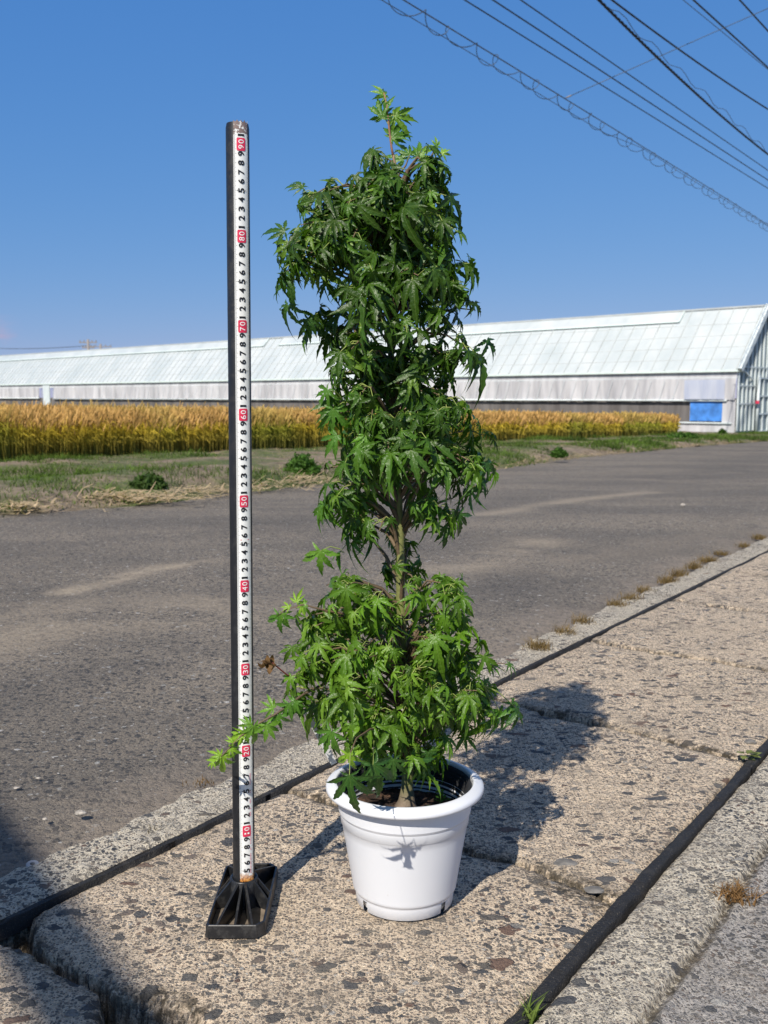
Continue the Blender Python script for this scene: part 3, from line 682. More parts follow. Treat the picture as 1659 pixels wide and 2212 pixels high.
bush(95, 1040, 70, 22, 7.5, 'green weedy clump at the far left of the bank', (.055, .095, .02), 1600)
bush(1560, 940, 16, 14, 31.5, 'little weed against the greenhouse corner', n=400)

# ================================================================== WIRES AND POLES
def wire(p0, p1, z, r, label, mat='wire', e0=.5, e1=.8, sag=.0, name='overhead_wire'):
    a = AZ(*p0, z); b = AZ(*p1, z); d = b-a; pts = []
    for i in range(61):
        t = -e0+(1+e0+e1)*i/60; p = a+d*t; p.z += sag*((t-.5)**2-.25)*4; pts.append(p)
    m = MB(); m.tube(pts, r, 6); o = m.build(name, M[mat], None, True)
    tag(o, label, 'overhead wire', 'overhead wires crossing the top right of the sky'); return a, b
a1, b1 = wire((872, 0), (1659, 486), 6.0, .0095, 'lowest overhead wire, with a coiled hanger wound along it', 'wire_grey', sag=-.02)
wire((1004, 0), (1659, 407), 6.4, .010, 'second lowest overhead wire, just above the coiled one')
wire((1065, 0), (1659, 389), 6.8, .012, 'third overhead wire from the bottom left')
wire((1125, 0), (1659, 368), 7.0, .011, 'fourth overhead wire, topmost of the close parallel set')
wire((1322, 0), (1659, 236), 7.4, .017, 'single thick black wire right of the twisted cable', sag=.05)
wire((1476, 0), (1659, 150), 8.0, .007, 'thin faint wire crossing a thicker one near the top right corner', 'wire_grey')
wire((1498, 0), (1659, 146), 7.6, .016, 'black wire second from the top right corner')
wire((1598, 0), (1659, 67), 7.8, .016, 'black wire cutting the top right corner')
# twisted bundle
a = AZ(1294, 0, 6.6); b = AZ(1659, 333, 6.6); d = b-a; root = empty('twisted_cable', a, 'thick twisted black cable bundle, heaviest line in the sky', 'cable')
for q in range(3):
    m = MB(); pts = []
    sd_ = d.cross(UP).normalized()
    for i in range(400):
        t = -.5+2.3*i/399; ph = t*150+q*2.094; pts.append(d*t+(sd_*math.cos(ph)+UP*math.sin(ph))*.014+UP*.09*((t-.5)**2-.25)*4)
    m.tube(pts, .012, 5); m.build('strand', M['wire'], root, True)
m = MB(); pts = [d*(-.5+2.3*i/80)+UP*(.05+.06*math.sin(i*1.3))+sd_*.0 for i in range(81)]; m.tube(pts, .006, 5); m.build('carrier_wire', M['wire_grey'], root, True)
# coil on the lowest wire plus its lower messenger
cr_ = empty('coiled_hanger', a1, 'spiral wire hanger wound round the lowest overhead wire', 'wire hanger')
d = b1-a1; L_ = d.length; sd_ = d.cross(UP).normalized(); m = MB(); pts = []; nt_ = int(L_*2.0)
for i in range(nt_*14):
    t = -.2+1.5*i/(nt_*14); ph = i*2*math.pi/14; rr = .10*(1+.15*math.sin(ph*.37))
    pts.append(d*t+sd_*math.cos(ph)*rr+UP*(math.sin(ph)*rr-.085+.0)+d.normalized()*.12*math.sin(ph*.5))
m.tube(pts, .0065, 4); m.build('coil', M['wire_grey'], cr_, True)
m = MB(); m.tube([d*t-UP*.17*min(1, abs(t-.46)*9)*(1 if t < .5 else .25) for t in [x/40-.3 for x in range(60)]], .006, 5); m.build('lower_line', M['wire_grey'], cr_, True)
c0 = AZ(1221, 212, 5.98); c1 = AZ(1659, 18, 5.98+1.6)
m = MB(); m.tube([c0+(c1-c0)*t for t in (0, .33, .66, 1, 1.6)], .007, 5); o = m.build('guy_wire', M['wire_grey'], None, True); tag(o, 'thin guy wire running up to the right from the coiled wire', 'guy wire')
m = MB(); m.tube([c0+(c1-c0)*t for t in (.005, .03)], .014, 6); o2 = m.build('clamp', M['polec'], o, True)
# far poles behind the greenhouse
def upole(x, y, d, label, wid):
    p = A(x, y, d); r = empty('utility_pole', (p.x, p.y, -.7), label, 'utility pole', 'far utility poles behind the greenhouse roof'); h = p.z+.7
    m = MB(); m.tube([(0,0,0), (0,0,h)], [.28, .2], 10); m.build('mast', M['polec'], r, True)
    for k, z in enumerate((h-.5, h-1.3)):
        m = MB(); m.bar((-wid*(1-.3*k), 0, z), (wid*(1-.3*k), 0, z), .16, .16)
        for q in (-1, -.5, .5, 1): m.tube([(q*wid*.9*(1-.3*k), 0, z), (q*wid*.9*(1-.3*k), 0, z+.35)], .09, 6)
        m.build('crossarm', M['polec'], r)
    m = MB(); m.tube([(.5, 0, h-2.4), (.5, 0, h-1.7)], .32, 10); m.build('transformer', M['polec'], r, True)
    return r, h
upole(190, 733, 160, 'far utility pole with crossarms above the greenhouse roof, taller of two', 1.4)
upole(217, 743, 190, 'shorter far utility pole just right of the taller one, wide crossarm', 2.1)
p = A(188, 747, 160); q = A(-60, 750, 175); m = MB(); m.tube([p+(q-p)*t-UP*.35*math.sin(math.pi*t) for t in [i/20 for i in range(21)]], .05, 5); tag(m.build('far_wire', M['wire_grey'], None, True), 'far thin wire running left from the distant utility pole', 'overhead wire')

# unseen timber frame added behind the camera to cast the near left corner's shade
off = -LD*(3.0/math.sin(SEL)); bc = Vector((-.395, 1.085, 0))+off; bd = Vector((.575, -.818, 0))
r = empty('added_shade_frame', (bc.x, bc.y, 0), 'weathered timber frame added out of view behind the viewer to shade the near left corner', 'added shadow caster')
m = MB(); m.bar(bd*-1.6+UP*3.0, bd*1.6+UP*3.0, .075, .05); m.build('beam', M['wood'], r)
for s_ in (-1, 1):
    m = MB(); m.bar(bd*1.5*s_, bd*1.5*s_+UP*2.95, .12, .12); m.build('post', M['wood'], r)

# ================================================================== MEASURING POLE
PB = Vector((-.172, 1.162, 0)); 
top = A(511, 277, 1.155); 
mp = empty('measuring_pole', PB, 'black pole with white measuring tape standing on a ribbed plastic base', 'measuring pole')
PR = .0132; PH = .926; tilt = Vector(((top.x-PB.x)/.92, 0, 1)).normalized(); tx = tilt.x/tilt.z
def pc(z): return Vector((tx*z, (.0)*z, z))
m = MB(); m.tube([pc(.02), pc(PH-.006), pc(PH-.001)], [PR, PR, PR*.93], 40, False); m.tube([pc(PH-.001), pc(PH-.02)], [PR*.93, PR*.80], 40, True)
m.build('pipe', M['black_pole'], mp, True)
# tape: curved steel strip standing a touch proud, facing the camera and turned right
TW = .0166; ta = R(-90+24)
tn = Vector((math.cos(ta), math.sin(ta), 0)); tt_ = Vector((-tn.y, tn.x, 0))     # outward normal, to the right
def tp(a, z, k=0):          # a across -1..1
    ang = a*.60; return pc(z)+tn*((PR+.0012+k)*math.cos(ang)-.0)+tt_*(TW/2*math.sin(ang)/math.sin(.60))
zz = [.0345+i*(.925-.0345)/220 for i in range(221)]; na_ = 9
V = []; 
for i, z in enumerate(zz):
    nick = 1-.10*math.exp(-((z-.918)/.006)**2)-.04*math.exp(-((z-.905)/.003)**2)
    dz = 0
    for j in range(na_):
        a_ = -1+2*j/(na_-1)
        aa = a_*(nick if a_ > 0 else 1-.05*math.exp(-((z-.92)/.004)**2)); zo = z
        if i == 0: zo = z+.0015*math.sin(a_*9)-a_*.002
        if i == 220: zo = z+.0018*math.sin(a_*13+1)
        V.append(tuple(tp(aa, zo)))
V = np.array(V).reshape(221, na_, 3); tape = gridmesh('tape', V[..., 0], V[..., 1], V[..., 2], M['tape'], smooth=True, parent=mp)
# tape printing
mk = MB()
def quad(a0, z0, a1, z1, mi, k=.0003):
    n = max(1, int(abs(a1-a0)/.25)); vs = []
    for i in range(n+1):
        a_ = a0+(a1-a0)*i/n; vs += [tp(a_, z0, k), tp(a_, z1, k)]
    mk.add(vs, [(2*i, 2*i+2, 2*i+3, 2*i+1) for i in range(n)], mi)
def glyph(ch, of=.03):
    c = bpy.data.curves.new('g', 'FONT'); c.body = ch; c.size = 1; c.offset = of; c.resolution_u = 4
    o = bpy.data.objects.new('g', c); COL.objects.link(o); dg = bpy.context.evaluated_depsgraph_get(); dg.update()
    me = o.evaluated_get(dg).to_mesh(); vs = [v.co.copy() for v in me.vertices]; fs = [tuple(p.vertices) for p in me.polygons]
    o.evaluated_get(dg).to_mesh_clear(); bpy.data.objects.remove(o); bpy.data.curves.remove(c)
    xs = [v.x for v in vs]; ys = [v.y for v in vs]; return vs, fs, min(xs), max(xs), min(ys), max(ys)
GL = {c: glyph(c) for c in '0123456789'}; GW = {c: glyph(c, .0) for c in '0123456789'}
def put(ch, zc, ac, hgt, wdt, mi, k=.0005):
    """digit turned a quarter left: its top points to the tape's left edge"""
    vs, fs, x0, x1, y0, y1 = (GW if mi == 3 else GL)[ch]; out = []
    w_ = wdt*(.46 if ch == '1' else 1)
    for v in vs:
        gx_ = ((v.x-x0)/(x1-x0)-.5)*w_; gy_ = ((v.y-y0)/(y1-y0)-.5)*hgt
        out.append(tp(ac-gy_/(TW/2), zc+gx_, k))
    mk.add(out, fs, mi)
def rrect(zc, ac, hz, ha, mi, k=.0004):
    n = 14; vs = []; rr = .0013
    for i in range(n+1):
        x = -ha+2*ha*i/n; e = max(0, abs(x)-(ha-rr)); cut = rr-math.sqrt(max(0, rr*rr-e*e))
        vs += [tp(ac+x/(TW/2), zc-hz+cut, k), tp(ac+x/(TW/2), zc+hz-cut, k)]
    mk.add(vs, [(2*i, 2*i+2, 2*i+3, 2*i+1) for i in range(n)], mi)
for c in range(4, 93):
    z = c/100.
    if c >= 5 and c <= 91:
        if c % 10 == 0:
            rrect(z, -.02, .0070, .0048, 2)
            put(str(c//10), z-.0029, -.02, .0058, .0042, 3, .0007); put('0', z+.0029, -.02, .0058, .0043, 3, .0007)
        else:
            put(str(c % 10), z, -.02, .0069, .0053, 0)
    if c % 10 == 5 and c > 4:
        mk.add([tp(-.62, z, .0005), tp(-.50, z-.0008, .0005), tp(-.50, z+.0008, .0005)], [(0, 1, 2)], 0)
        mk.add([tp(.62, z, .0005), tp(.50, z-.0008, .0005), tp(.50, z+.0008, .0005)], [(0, 2, 1)], 0)
for mm in range(40, 918):
    z = mm/1000.; L_ = .34 if mm % 10 == 0 else (.26 if mm % 5 == 0 else .20)
    quad(-1, z-.00011, -1+L_*1.1, z+.00011, 1); quad(1-L_*.9, z-.00011, 1, z+.00011, 1)
for z0, z1 in ((.046, .060), (.062, .07), (.075, .077), (.083, .10), (.118, .122), (.127, .128), (.134, .138), (.147, .150), (.157, .172)):
    z = z0
    while z < z1:
        quad(.42+.05*random.random(), z, .60+.05*random.random(), z+.0011, 4); z += .0019
quad(-.55, .4545, -.38, .4552, 2); quad(.45, .4545, .62, .4552, 2)
mk.build('tape_markings', [M['ink'], M['tick'], M['red_ink'], M['white_ink'], M['pink_ink']], tape)
# base tray
bw0, bw1, bl, bh = .034, .033, .078, .0155
TC = Vector((0, 0, 0)); c_ = .009
def ring(k, z): 
    w_, l_ = bw0-k, bl-k; return [Vector(q) for q in ((-w_+c_*.35, -l_, z), (w_-c_, -l_, z), (w_, -l_+c_, z), (w_, l_-c_, z), (w_-c_, l_, z), (-w_+c_, l_, z), (-w_, l_-c_, z), (-w_, -l_+c_*.35, z))]
m = MB(); rings = [ring(0, .0), ring(-.0006, .0006), ring(.0003, bh-.0008), ring(.001, bh), ring(.0024, bh), ring(.003, bh-.0006), ring(.0034, .002)]
vs = [v for q in rings for v in q]; fs = [(i*8+k, i*8+(k+1)%8, (i+1)*8+(k+1)%8, (i+1)*8+k) for i in range(6) for k in range(8)]
base = MB(); base.add(vs, fs); bs = base.build('base', M['black_plastic'], mp)
m = MB(); rg = ring(.003, .0028); m.add(rg, [tuple(range(8))]); m.build('base_floor', M['tray_dirt'], bs)
CH = .036
m = MB(); m.lathe([(.0205, .003), (.0185, .02), (.0172, CH-.001), (.0165, CH), (PR+.0004, CH), (PR+.0002, CH-.004)], 32); m.build('collar', M['black_plastic'], bs, True)
def rib(ang_end, t=.0026):
    """fin from the collar down to a point on the tray wall"""
    e = Vector((ang_end[0], ang_end[1], 0)); d = e.normalized(); s0_ = d*.0165; q = Vector((-d.y, d.x, 0))*t/2
    vs = [s0_-q+UP*.003, s0_+q+UP*.003, e+q+UP*.003, e-q+UP*.003, s0_-q+UP*(CH-.001), s0_+q+UP*(CH-.001), e+q+UP*bh, e-q+UP*bh]
    m = MB(); m.add(vs, [(0,3,2,1),(4,5,6,7),(0,1,5,4),(1,2,6,5),(2,3,7,6),(3,0,4,7)]); m.build('rib', M['black_plastic'], bs)
wi, li = bw0-.002, bl-.002
for e in ((-.021, -li), (0.000, -li), (.020, -li), (-wi, -.018), (-wi, .0), (wi, .0), (wi, -.02), (wi-.003, li-.006), (-wi+.003, li-.006), (0, li)): rib(e)
# cross web joining left rib to wall
# ================================================================== POT
PC = Vector((.0255, 1.176, 0))
pot = empty('flower_pot', PC, 'white plastic flower pot with a wide rolled rim standing on the slab', 'flower pot')
prof = [(.058, .002), (.0600, .0035), (.0612, .016), (.0616, .0185), (.0628, .0195), (.0640, .0215)]
for i in range(9): prof.append((.0643+(.0775-.0643)*i/8, .024+(.104-.024)*i/8))
prof += [(.0779, .1045), (.0787, .1052), (.0798, .1165), (.0799, .1172), (.0809, .118), (.0822, .138), (.0824, .144)]
NB = 96
def notch(i, k):
    ang = (k+.5)*360/NB; return i < 2 and any(abs((ang-c+180) % 360-180) < 4 for c in (-42, -142, 45, 135))
m = MB(); m.lathe(prof, NB, fn=notch); m.lathe([(.054, .003), (.0795, .146)], NB); m.build('pot_body', M['white_plastic'], pot, True)
m = MB(); m.lathe([(.0822, .1445), (.0955, .1438), (.0966, .1444), (.0970, .1466), (.0967, .1490), (.0955, .1506), (.0930, .1522), (.0875, .1542), (.0850, .1546), (.0840, .1540), (.0835, .1520), (.0815, .120)], NB); m.build('rim', M['white_plastic'], pot, True)
ip = MB(); pr = [(.0812, .1505), (.0800, .1512), (.0790, .150)]
z = .149
while z > .09: pr += [(.0785-(.149-z)*.12, z), (.0772-(.149-z)*.12, z-.002), (.0785-(.149-z)*.12, z-.004)]; z -= .0055
ip.lathe(pr, 80); o = ip.build('nursery_pot', M['matt_black'], None, True); o.location = PC; tag(o, 'black ribbed nursery pot set inside the white pot', 'nursery pot')
sr = np.linspace(0, .078, 26); sa_ = np.linspace(0, 2*np.pi, 97); SR, SA = np.meshgrid(sr, sa_, indexing='ij')
SX = SR*np.cos(SA); SY = SR*np.sin(SA); SZ = .113+(fbm(SX*60+9, SY*60+9, 4, 4)-.5)*.012+.008*np.exp(-(SR/.02)**2)
o = gridmesh('potting_soil', SX+PC.x, SY+PC.y, SZ, M['soil'], smooth=True); tag(o, 'dark brown soil filling the pot', 'soil', kind='stuff')
# ================================================================== MAPLE
def leaf_template(k):
    rg_ = np.random.default_rng(100+k)
    V = [(0, 0, 0)]; rib_ = [1.]; Fq = []; nl = 7
    th = np.array((-118, -76, -38, 0, 38, 76, 118))+rg_.normal(0, 5, 7); ln = np.array((.40, .74, .97, 1.08, .97, .74, .40))*rg_.uniform(.82, 1.12, 7); th[3] *= .5
    if k == 9: th = np.array((-95, -68, -32, 0, 30, 66, 92.)); ln = np.array((.22, .62, .8, 1.12, .85, .6, .2))
    th = np.radians(th); droop = rg_.uniform(.15, .95, 7)+(.35 if k % 3 == 0 else 0); fold = rg_.uniform(.15, .45); cup = rg_.uniform(-.2, .35); twist = rg_.normal(0, .40, 7)
    def zf(x, y, dr): r = math.hypot(x, y); return -dr*r*r*.9+cup*.15*math.sin(x*6)*.3
    S_ = []
    for i in range(nl-1):
        t = (th[i]+th[i+1])/2; r = .22*min(ln[i], ln[i+1])+.05; x, y = r*math.sin(t), r*math.cos(t); V.append((x, y, zf(x, y, .2)+.02)); rib_.append(0.); S_.append(len(V)-1)
    for s_, tt in ((0, th[0]-.5), (1, th[-1]+.5)):
        x, y = .13*math.sin(tt), .13*math.cos(tt); V.append((x, y, 0)); rib_.append(0.); S_.insert(0, len(V)-1) if s_ == 0 else S_.append(len(V)-1)
    st = [(.27, .062), (.40, .108), (.47, .084), (.56, .116), (.63, .074), (.72, .080), (.78, .044), (.88, .030)]
    for i in range(nl):
        d = (math.sin(th[i]), math.cos(th[i])); sd_ = (d[1], -d[0]); rows = []; wob_ = rg_.normal(0, .09)
        for j, (s, w_) in enumerate(st):
            w_ = w_*(1.12 if k < 9 else .8)*(.85+.15/ln[i]); x, y = d[0]*s*ln[i]+sd_[0]*wob_*s*s, d[1]*s*ln[i]+sd_[1]*wob_*s*s; z = zf(x, y, droop[i])
            ids = []
            for q in (-1, 0, 1):
                ww = w_*ln[i]*q*rg_.uniform(.86, 1.14); zz_ = z+(fold*abs(ww)*2+twist[i]*ww*s*2+rg_.normal(0, .008)) if q else z
                V.append((x+sd_[0]*ww, y+sd_[1]*ww, zz_)); rib_.append(1. if q == 0 else 0.); ids.append(len(V)-1)
            rows.append(ids)
        x, y = d[0]*ln[i]+sd_[0]*wob_, d[1]*ln[i]+sd_[1]*wob_; V.append((x, y, zf(x, y, droop[i]*1.15))); rib_.append(.5); tip = len(V)-1
        L0, M0, R0 = rows[0]
        Fq += [(0, M0, L0, S_[i]), (0, S_[i+1], R0, M0)]
        for j in range(len(rows)-1):
            a_, b_ = rows[j], rows[j+1]; Fq += [(a_[0], a_[1], b_[1], b_[0]), (a_[1], a_[2], b_[2], b_[1])]
        Fq += [(rows[-1][0], rows[-1][1], tip, tip), (rows[-1][1], rows[-1][2], tip, tip)]
    V = np.array(V); Q = np.array([f for f in Fq if f[2] != f[3]]); T3 = np.array([f[:3] for f in Fq if f[2] == f[3]])
    return V, Q, T3, np.array(rib_)
TP = [leaf_template(k) for k in range(10)]
leaves = []     # (pos, dir, normal, size, colour)
twigs = MB(); petiole = MB()
def norm(v): v = Vector(v); return v/max(v.length, 1e-9)
def add_leaf(pos, d, nrm, size, col, pet=None, k=None):
    d = norm(d); nrm = Vector(nrm); nrm = norm(nrm-d*nrm.dot(d)); leaves.append((Vector(pos), d, nrm, size, col, random.randrange(9) if k is None else k))
    if pet is not None: 
        pet = Vector(pet); mid = (pet+Vector(pos))/2+UP*.004; petiole.tube([pet, mid, pos], [.0006, .0005, .0005], 4, False)
TY = PC.y+.002
def TD(x, y, dy=0): return A(x, y, TY+dy)
# crown outline, photo rows: y, left, right, density
rows = [(348, 860, 940, .6), (365, 825, 965, .9), (392, 795, 985, 1.1), (425, 670, 980, .95), (450, 640, 970, 1.2), (480, 628, 985, 1.35), (510, 600, 1000, 1.4), (560, 600, 1004, 1.4), (620, 600, 1006, 1.3), (660, 618, 1030, 1.1),
        (700, 625, 1052, 1.0), (735, 650, 1068, .9), (775, 705, 1062, .9), (815, 735, 1015, 1.0), (860, 700, 985, 1.0), (900, 712, 1020, 1.1), (945, 725, 1055, 1.1), (990, 700, 1066, 1.1), (1040, 685, 1066, .95), (1085, 685, 1050, .8),
        (1120, 695, 985, .75), (1160, 712, 975, .7), (1190, 745, 960, .5), (1225, 730, 930, .3), (1255, 712, 960, .8), (1290, 650, 1010, 1.0), (1340, 640, 1030, 1.15), (1400, 642, 1035, 1.2), (1450, 622, 1058, 1.25), (1500, 612, 1075, 1.25), (1545, 640, 1082, 1.15), (1585, 670, 1045, 1.1), (1615, 690, 985, 1.2), (1650, 730, 950, 1.1), (1680, 755, 935, .6)]
ry = np.array([r[0] for r in rows]); rl = np.array([r[1] for r in rows]); rr_ = np.array([r[2] for r in rows]); rd = np.array([r[3] for r in rows])
yy = np.arange(348, 1680); wgt = np.interp(yy, ry, rd)*(np.interp(yy, ry, rr_)-np.interp(yy, ry, rl)); wgt /= wgt.sum()
trunk_px = [(876, 1738), (879, 1700), (884, 1640), (884, 1560), (878, 1480), (870, 1400), (866, 1300), (864, 1200), (862, 1100), (858, 1000), (852, 900), (846, 800), (842, 700), (848, 600), (858, 500), (864, 430), (858, 380), (850, 335)]
tyy = np.array([p[1] for p in trunk_px])[::-1]; txx = np.array([p[0] for p in trunk_px])[::-1]
mpl = empty('japanese_maple', (PC.x, PC.y, .113), 'young Japanese maple with drooping serrated green leaves growing in the white pot', 'maple tree')
TRO = Vector(mpl.location)
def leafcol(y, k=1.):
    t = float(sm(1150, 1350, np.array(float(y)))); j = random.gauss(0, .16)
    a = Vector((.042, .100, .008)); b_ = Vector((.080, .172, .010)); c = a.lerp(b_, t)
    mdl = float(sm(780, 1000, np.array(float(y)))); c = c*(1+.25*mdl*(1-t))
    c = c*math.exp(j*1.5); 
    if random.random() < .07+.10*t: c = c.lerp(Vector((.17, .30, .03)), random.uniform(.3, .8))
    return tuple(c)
def hang(out, topness):
    """direction of the middle lobe and blade normal for a leaf facing outwards"""
    d = out*random.uniform(.15, .65)*(1+.6*topness)+Vector((0, 0, -1))*random.uniform(.6, 1.1)*(1-.5*topness)+Vector((random.gauss(0, .35), random.gauss(0, .35), random.gauss(0, .2)))
    nrm = out*random.uniform(.3, .9)+UP*random.uniform(.3, .9)+Vector((random.gauss(0, .3), random.gauss(0, .3), random.gauss(0, .2)))
    return d, nrm
NTW = 470
tw_y = rng.choice(yy, NTW, p=wgt)
limbs = []
for i in range(NTW):
    y = float(tw_y[i])+random.uniform(-6, 6); l = np.interp(y, ry, rl)+14; r_ = np.interp(y, ry, rr_)-14
    cx_ = (l+r_)/2; hw = max((r_-l)/2, 8); uu = random.uniform(-1, 1); uu = math.copysign(abs(uu)**.85, uu); x = cx_+hw*uu; hd = hw/F*1.2*.9; lim = math.sqrt(max(0, 1-uu*uu*.85)); dy = hd*lim*random.choice((-1, -1, 1))*random.random()**.5
    if float(fbm(np.array(x/62.), np.array(y/62.), 500+(dy > 0), 2)) < .375: continue
    if abs(x-862) < 34 and dy < .02 and (1040 < y < 1160 or 1165 < y < 1275): dy = abs(dy)+.03
    end = TD(x, y-6 if y < 420 else y-16, dy)
    # attach lower/higher on the trunk
    yb = min(y+random.uniform(15, 90), 1640) if y > 380 else y+random.uniform(20, 60)
    tb = TD(float(np.interp(yb, tyy, txx)), yb, 0)
    mid = tb.lerp(end, .55)+UP*random.uniform(.01, .035)+Vector((random.gauss(0, .006), random.gauss(0, .006), 0))
    L_ = (end-tb).length
    q1 = tb.lerp(mid, .5)+UP*.008; q2 = mid.lerp(end, .5)+UP*.006
    twigs.tube([tb, q1, mid, q2, end], [.0018, .0015, .0012, .0009, .0006] if i % 3 else [.003, .0024, .0017, .0011, .0007], 5, False)
    out0 = Vector((end.x-tb.x, end.y-tb.y, 0)); out0 = out0.normalized() if out0.length > .01 else Vector((random.gauss(0, 1), random.gauss(0, 1), 0)).normalized()
    topness = .6*float(sm(420, 330, np.array(y)))
    nlv = random.randint(4, 7)
    for k in range(nlv):
        t = random.uniform(.45, 1.0); nd_ = (mid.lerp(q2, (t-.45)/.275) if t < .725 else q2.lerp(end, (t-.725)/.275))
        out = norm(out0*1.0+Vector((random.gauss(0, .7), random.gauss(0, .7), 0)))
        pos = nd_+out*random.uniform(.006, .024)+UP*random.uniform(-.012, .010)
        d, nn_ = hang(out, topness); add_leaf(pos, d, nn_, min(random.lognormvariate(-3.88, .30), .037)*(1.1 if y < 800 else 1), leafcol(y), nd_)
# explicit leaves, photo bearings (x, y of leaf base, depth offset, lobe length px, direction in picture (deg clockwise from up), tint)
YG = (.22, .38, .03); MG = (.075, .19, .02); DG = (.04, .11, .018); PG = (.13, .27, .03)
def px_leaf(x, y, dy, size, ang, col, face=(0, -1, .35), stem=None, toward=.0, k=None):
    a_ = R(ang); d = Vector((math.sin(a_), -toward, math.cos(a_))); pos = TD(x, y, dy)
    add_leaf(pos, d, Vector(face)+Vector((random.gauss(0, .12), 0, random.gauss(0, .12))), size/F*1.2, col, TD(*stem) if stem else None, k)
px_leaf(755, 1674, -.215, 96, 178, DG, (.0, -1, .35), (757, 1626, -.19), k=9)
twigs.tube([TD(850, 1570, -.02), TD(800, 1575, -.10), TD(770, 1595, -.16), TD(757, 1626, -.19)], [.0016, .0012, .001, .0008], 5, False)
px_leaf(806, 1652, -.13, 78, 160, DG, (.2, -1, .5), (808, 1600, -.09)); px_leaf(752, 1628, -.18, 40, 170, YG, (0, -1, .6)); px_leaf(716, 1580, -.10, 60, 200, MG, (-.2, -1, .5)); px_leaf(900, 1640, -.06, 55, 175, DG); px_leaf(925, 1625, -.05, 50, 170, DG); px_leaf(850, 1640, -.09, 55, 180, DG)
px_leaf(720, 884, -.05, 62, 182, MG, (0, -1, .5), (760, 870, -.04))
px_leaf(708, 842, -.05, 44, 215, MG, (-.5, -1, .5), (745, 868, -.03))
px_leaf(692, 1190, -.05, 56, 190, PG, (0, -1, .6), (735, 1186, -.04))
px_leaf(728, 940, -.05, 52, 215, MG, (-.3, -1, .4)); px_leaf(1020, 760, -.03, 50, 160, DG, (.5, -1, .4))
px_leaf(1052, 735, .0, 46, 150, DG, (.8, -1, .4)); px_leaf(1050, 1000, -.02, 46, 165, DG, (.7, -1, .4)); px_leaf(1042, 1040, -.02, 44, 160, DG, (.7, -1, .3))
px_leaf(615, 500, -.02, 46, 285, DG, (-.5, -1, .6)); px_leaf(630, 600, -.02, 56, 235, DG, (-.6, -1, .5)); px_leaf(622, 660, -.03, 52, 200, DG, (-.6, -1, .4)); px_leaf(655, 405, 0, 36, 290, DG, (-.3, -1, .8)); px_leaf(690, 420, 0, 44, 280, MG, (-.3, -1, .8))
px_leaf(668, 690, -.02, 46, 180, DG); px_leaf(700, 1090, -.02, 50, 195, MG, (-.6, -1, .4)); px_leaf(990, 1110, -.02, 50, 170, DG); px_leaf(960, 1140, 0, 48, 170, DG)
# right hanging group
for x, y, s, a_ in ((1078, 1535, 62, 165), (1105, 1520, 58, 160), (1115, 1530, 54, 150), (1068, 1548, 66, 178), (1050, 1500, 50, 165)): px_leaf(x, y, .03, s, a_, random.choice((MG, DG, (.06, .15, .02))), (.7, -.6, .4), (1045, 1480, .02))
twigs.tube([TD(990, 1415, .02), TD(1045, 1445, .03), TD(1080, 1432, .03), TD(1100, 1436, .03)], [.001, .0009, .0008, .0006], 5, False)
px_leaf(1098, 1434, .03, 34, 130, MG, (.3, -.5, 1)); px_leaf(1060, 1440, .03, 30, 80, MG, (.3, -.5, 1)); px_leaf(1045, 1470, .03, 44, 150, MG, (.5, -.8, .6))
# left sprig across the tape
sp_ = [(705, 1475, -.03), (655, 1500, -.05), (600, 1540, -.07), (560, 1562, -.082), (520, 1590, -.085), (480, 1632, -.085), (462, 1648, -.085)]
twigs.tube([TD(*p) for p in sp_], [.0016, .0014, .0012, .001, .0009, .0007, .0005], 6, False)
for x, y, s, a_, c in ((548, 1568, 50, 170, PG), (575, 1566, 44, 150, PG), (540, 1566, 30, 300, PG), (530, 1580, 40, 205, YG), (522, 1590, 30, 260, YG), (505, 1605, 20, 320, YG), (480, 1634, 46, 178, YG), (476, 1632, 24, 300, YG), (462, 1646, 18, 250, YG), (497, 1618, 26, 110, YG), (600, 1545, 42, 165, MG), (625, 1520, 46, 175, MG), (640, 1515, 40, 200, MG), (590, 1530, 34, 300, PG)):
    px_leaf(x, y, -.085 if x < 590 else -.07, s, a_, c, (random.uniform(-.3, .3), -1, .6))
# left light sprig
twigs.tube([TD(760, 1330, -.03), TD(700, 1318, -.05), TD(655, 1306, -.06), TD(615, 1318, -.06), TD(600, 1330, -.06)], [.0016, .0012, .001, .0007, .0005], 5, False)
for x, y, s, a_, c in ((625, 1312, 20, 280, YG), (640, 1300, 24, 20, YG), (650, 1308, 30, 120, YG), (604, 1328, 44, 190, MG), (612, 1325, 30, 160, PG), (660, 1305, 26, 250, PG)): px_leaf(x, y, -.06, s, a_, c, (0, -1, .7))
# leader and its leaves
lead = [(850, 340), (846, 320), (842, 290), (838, 250), (834, 220), (829, 200)]
for x, y, s, a_, c, st_ in ((829, 206, 32, 335, PG, (832, 215, 0)), (832, 212, 22, 300, PG, (832, 215, 0)), (832, 216, 18, 200, PG, (832, 215, 0)), (826, 254, 50, 345, MG, (838, 268, 0)), (824, 256, 38, 352, MG, (838, 268, 0)), (852, 252, 54, 98, (.12, .24, .02), (840, 262, 0)), (852, 250, 36, 75, (.12, .24, .02), (840, 262, 0)), (846, 298, 46, 62, MG, (842, 304, 0)), (846, 296, 42, 40, MG, (842, 304, 0)), (942, 318, 22, 5, PG, (935, 335, .0)), (955, 332, 22, 60, YG, (938, 342, 0)), (885, 335, 38, 330, MG, None), (872, 345, 44, 300, MG, None), (902, 338, 34, 15, MG, None), (908, 336, 36, 60, PG, None)):
    px_leaf(x, y, 0, s, a_, c, (random.uniform(-.5, .5), -1, .3), st_)
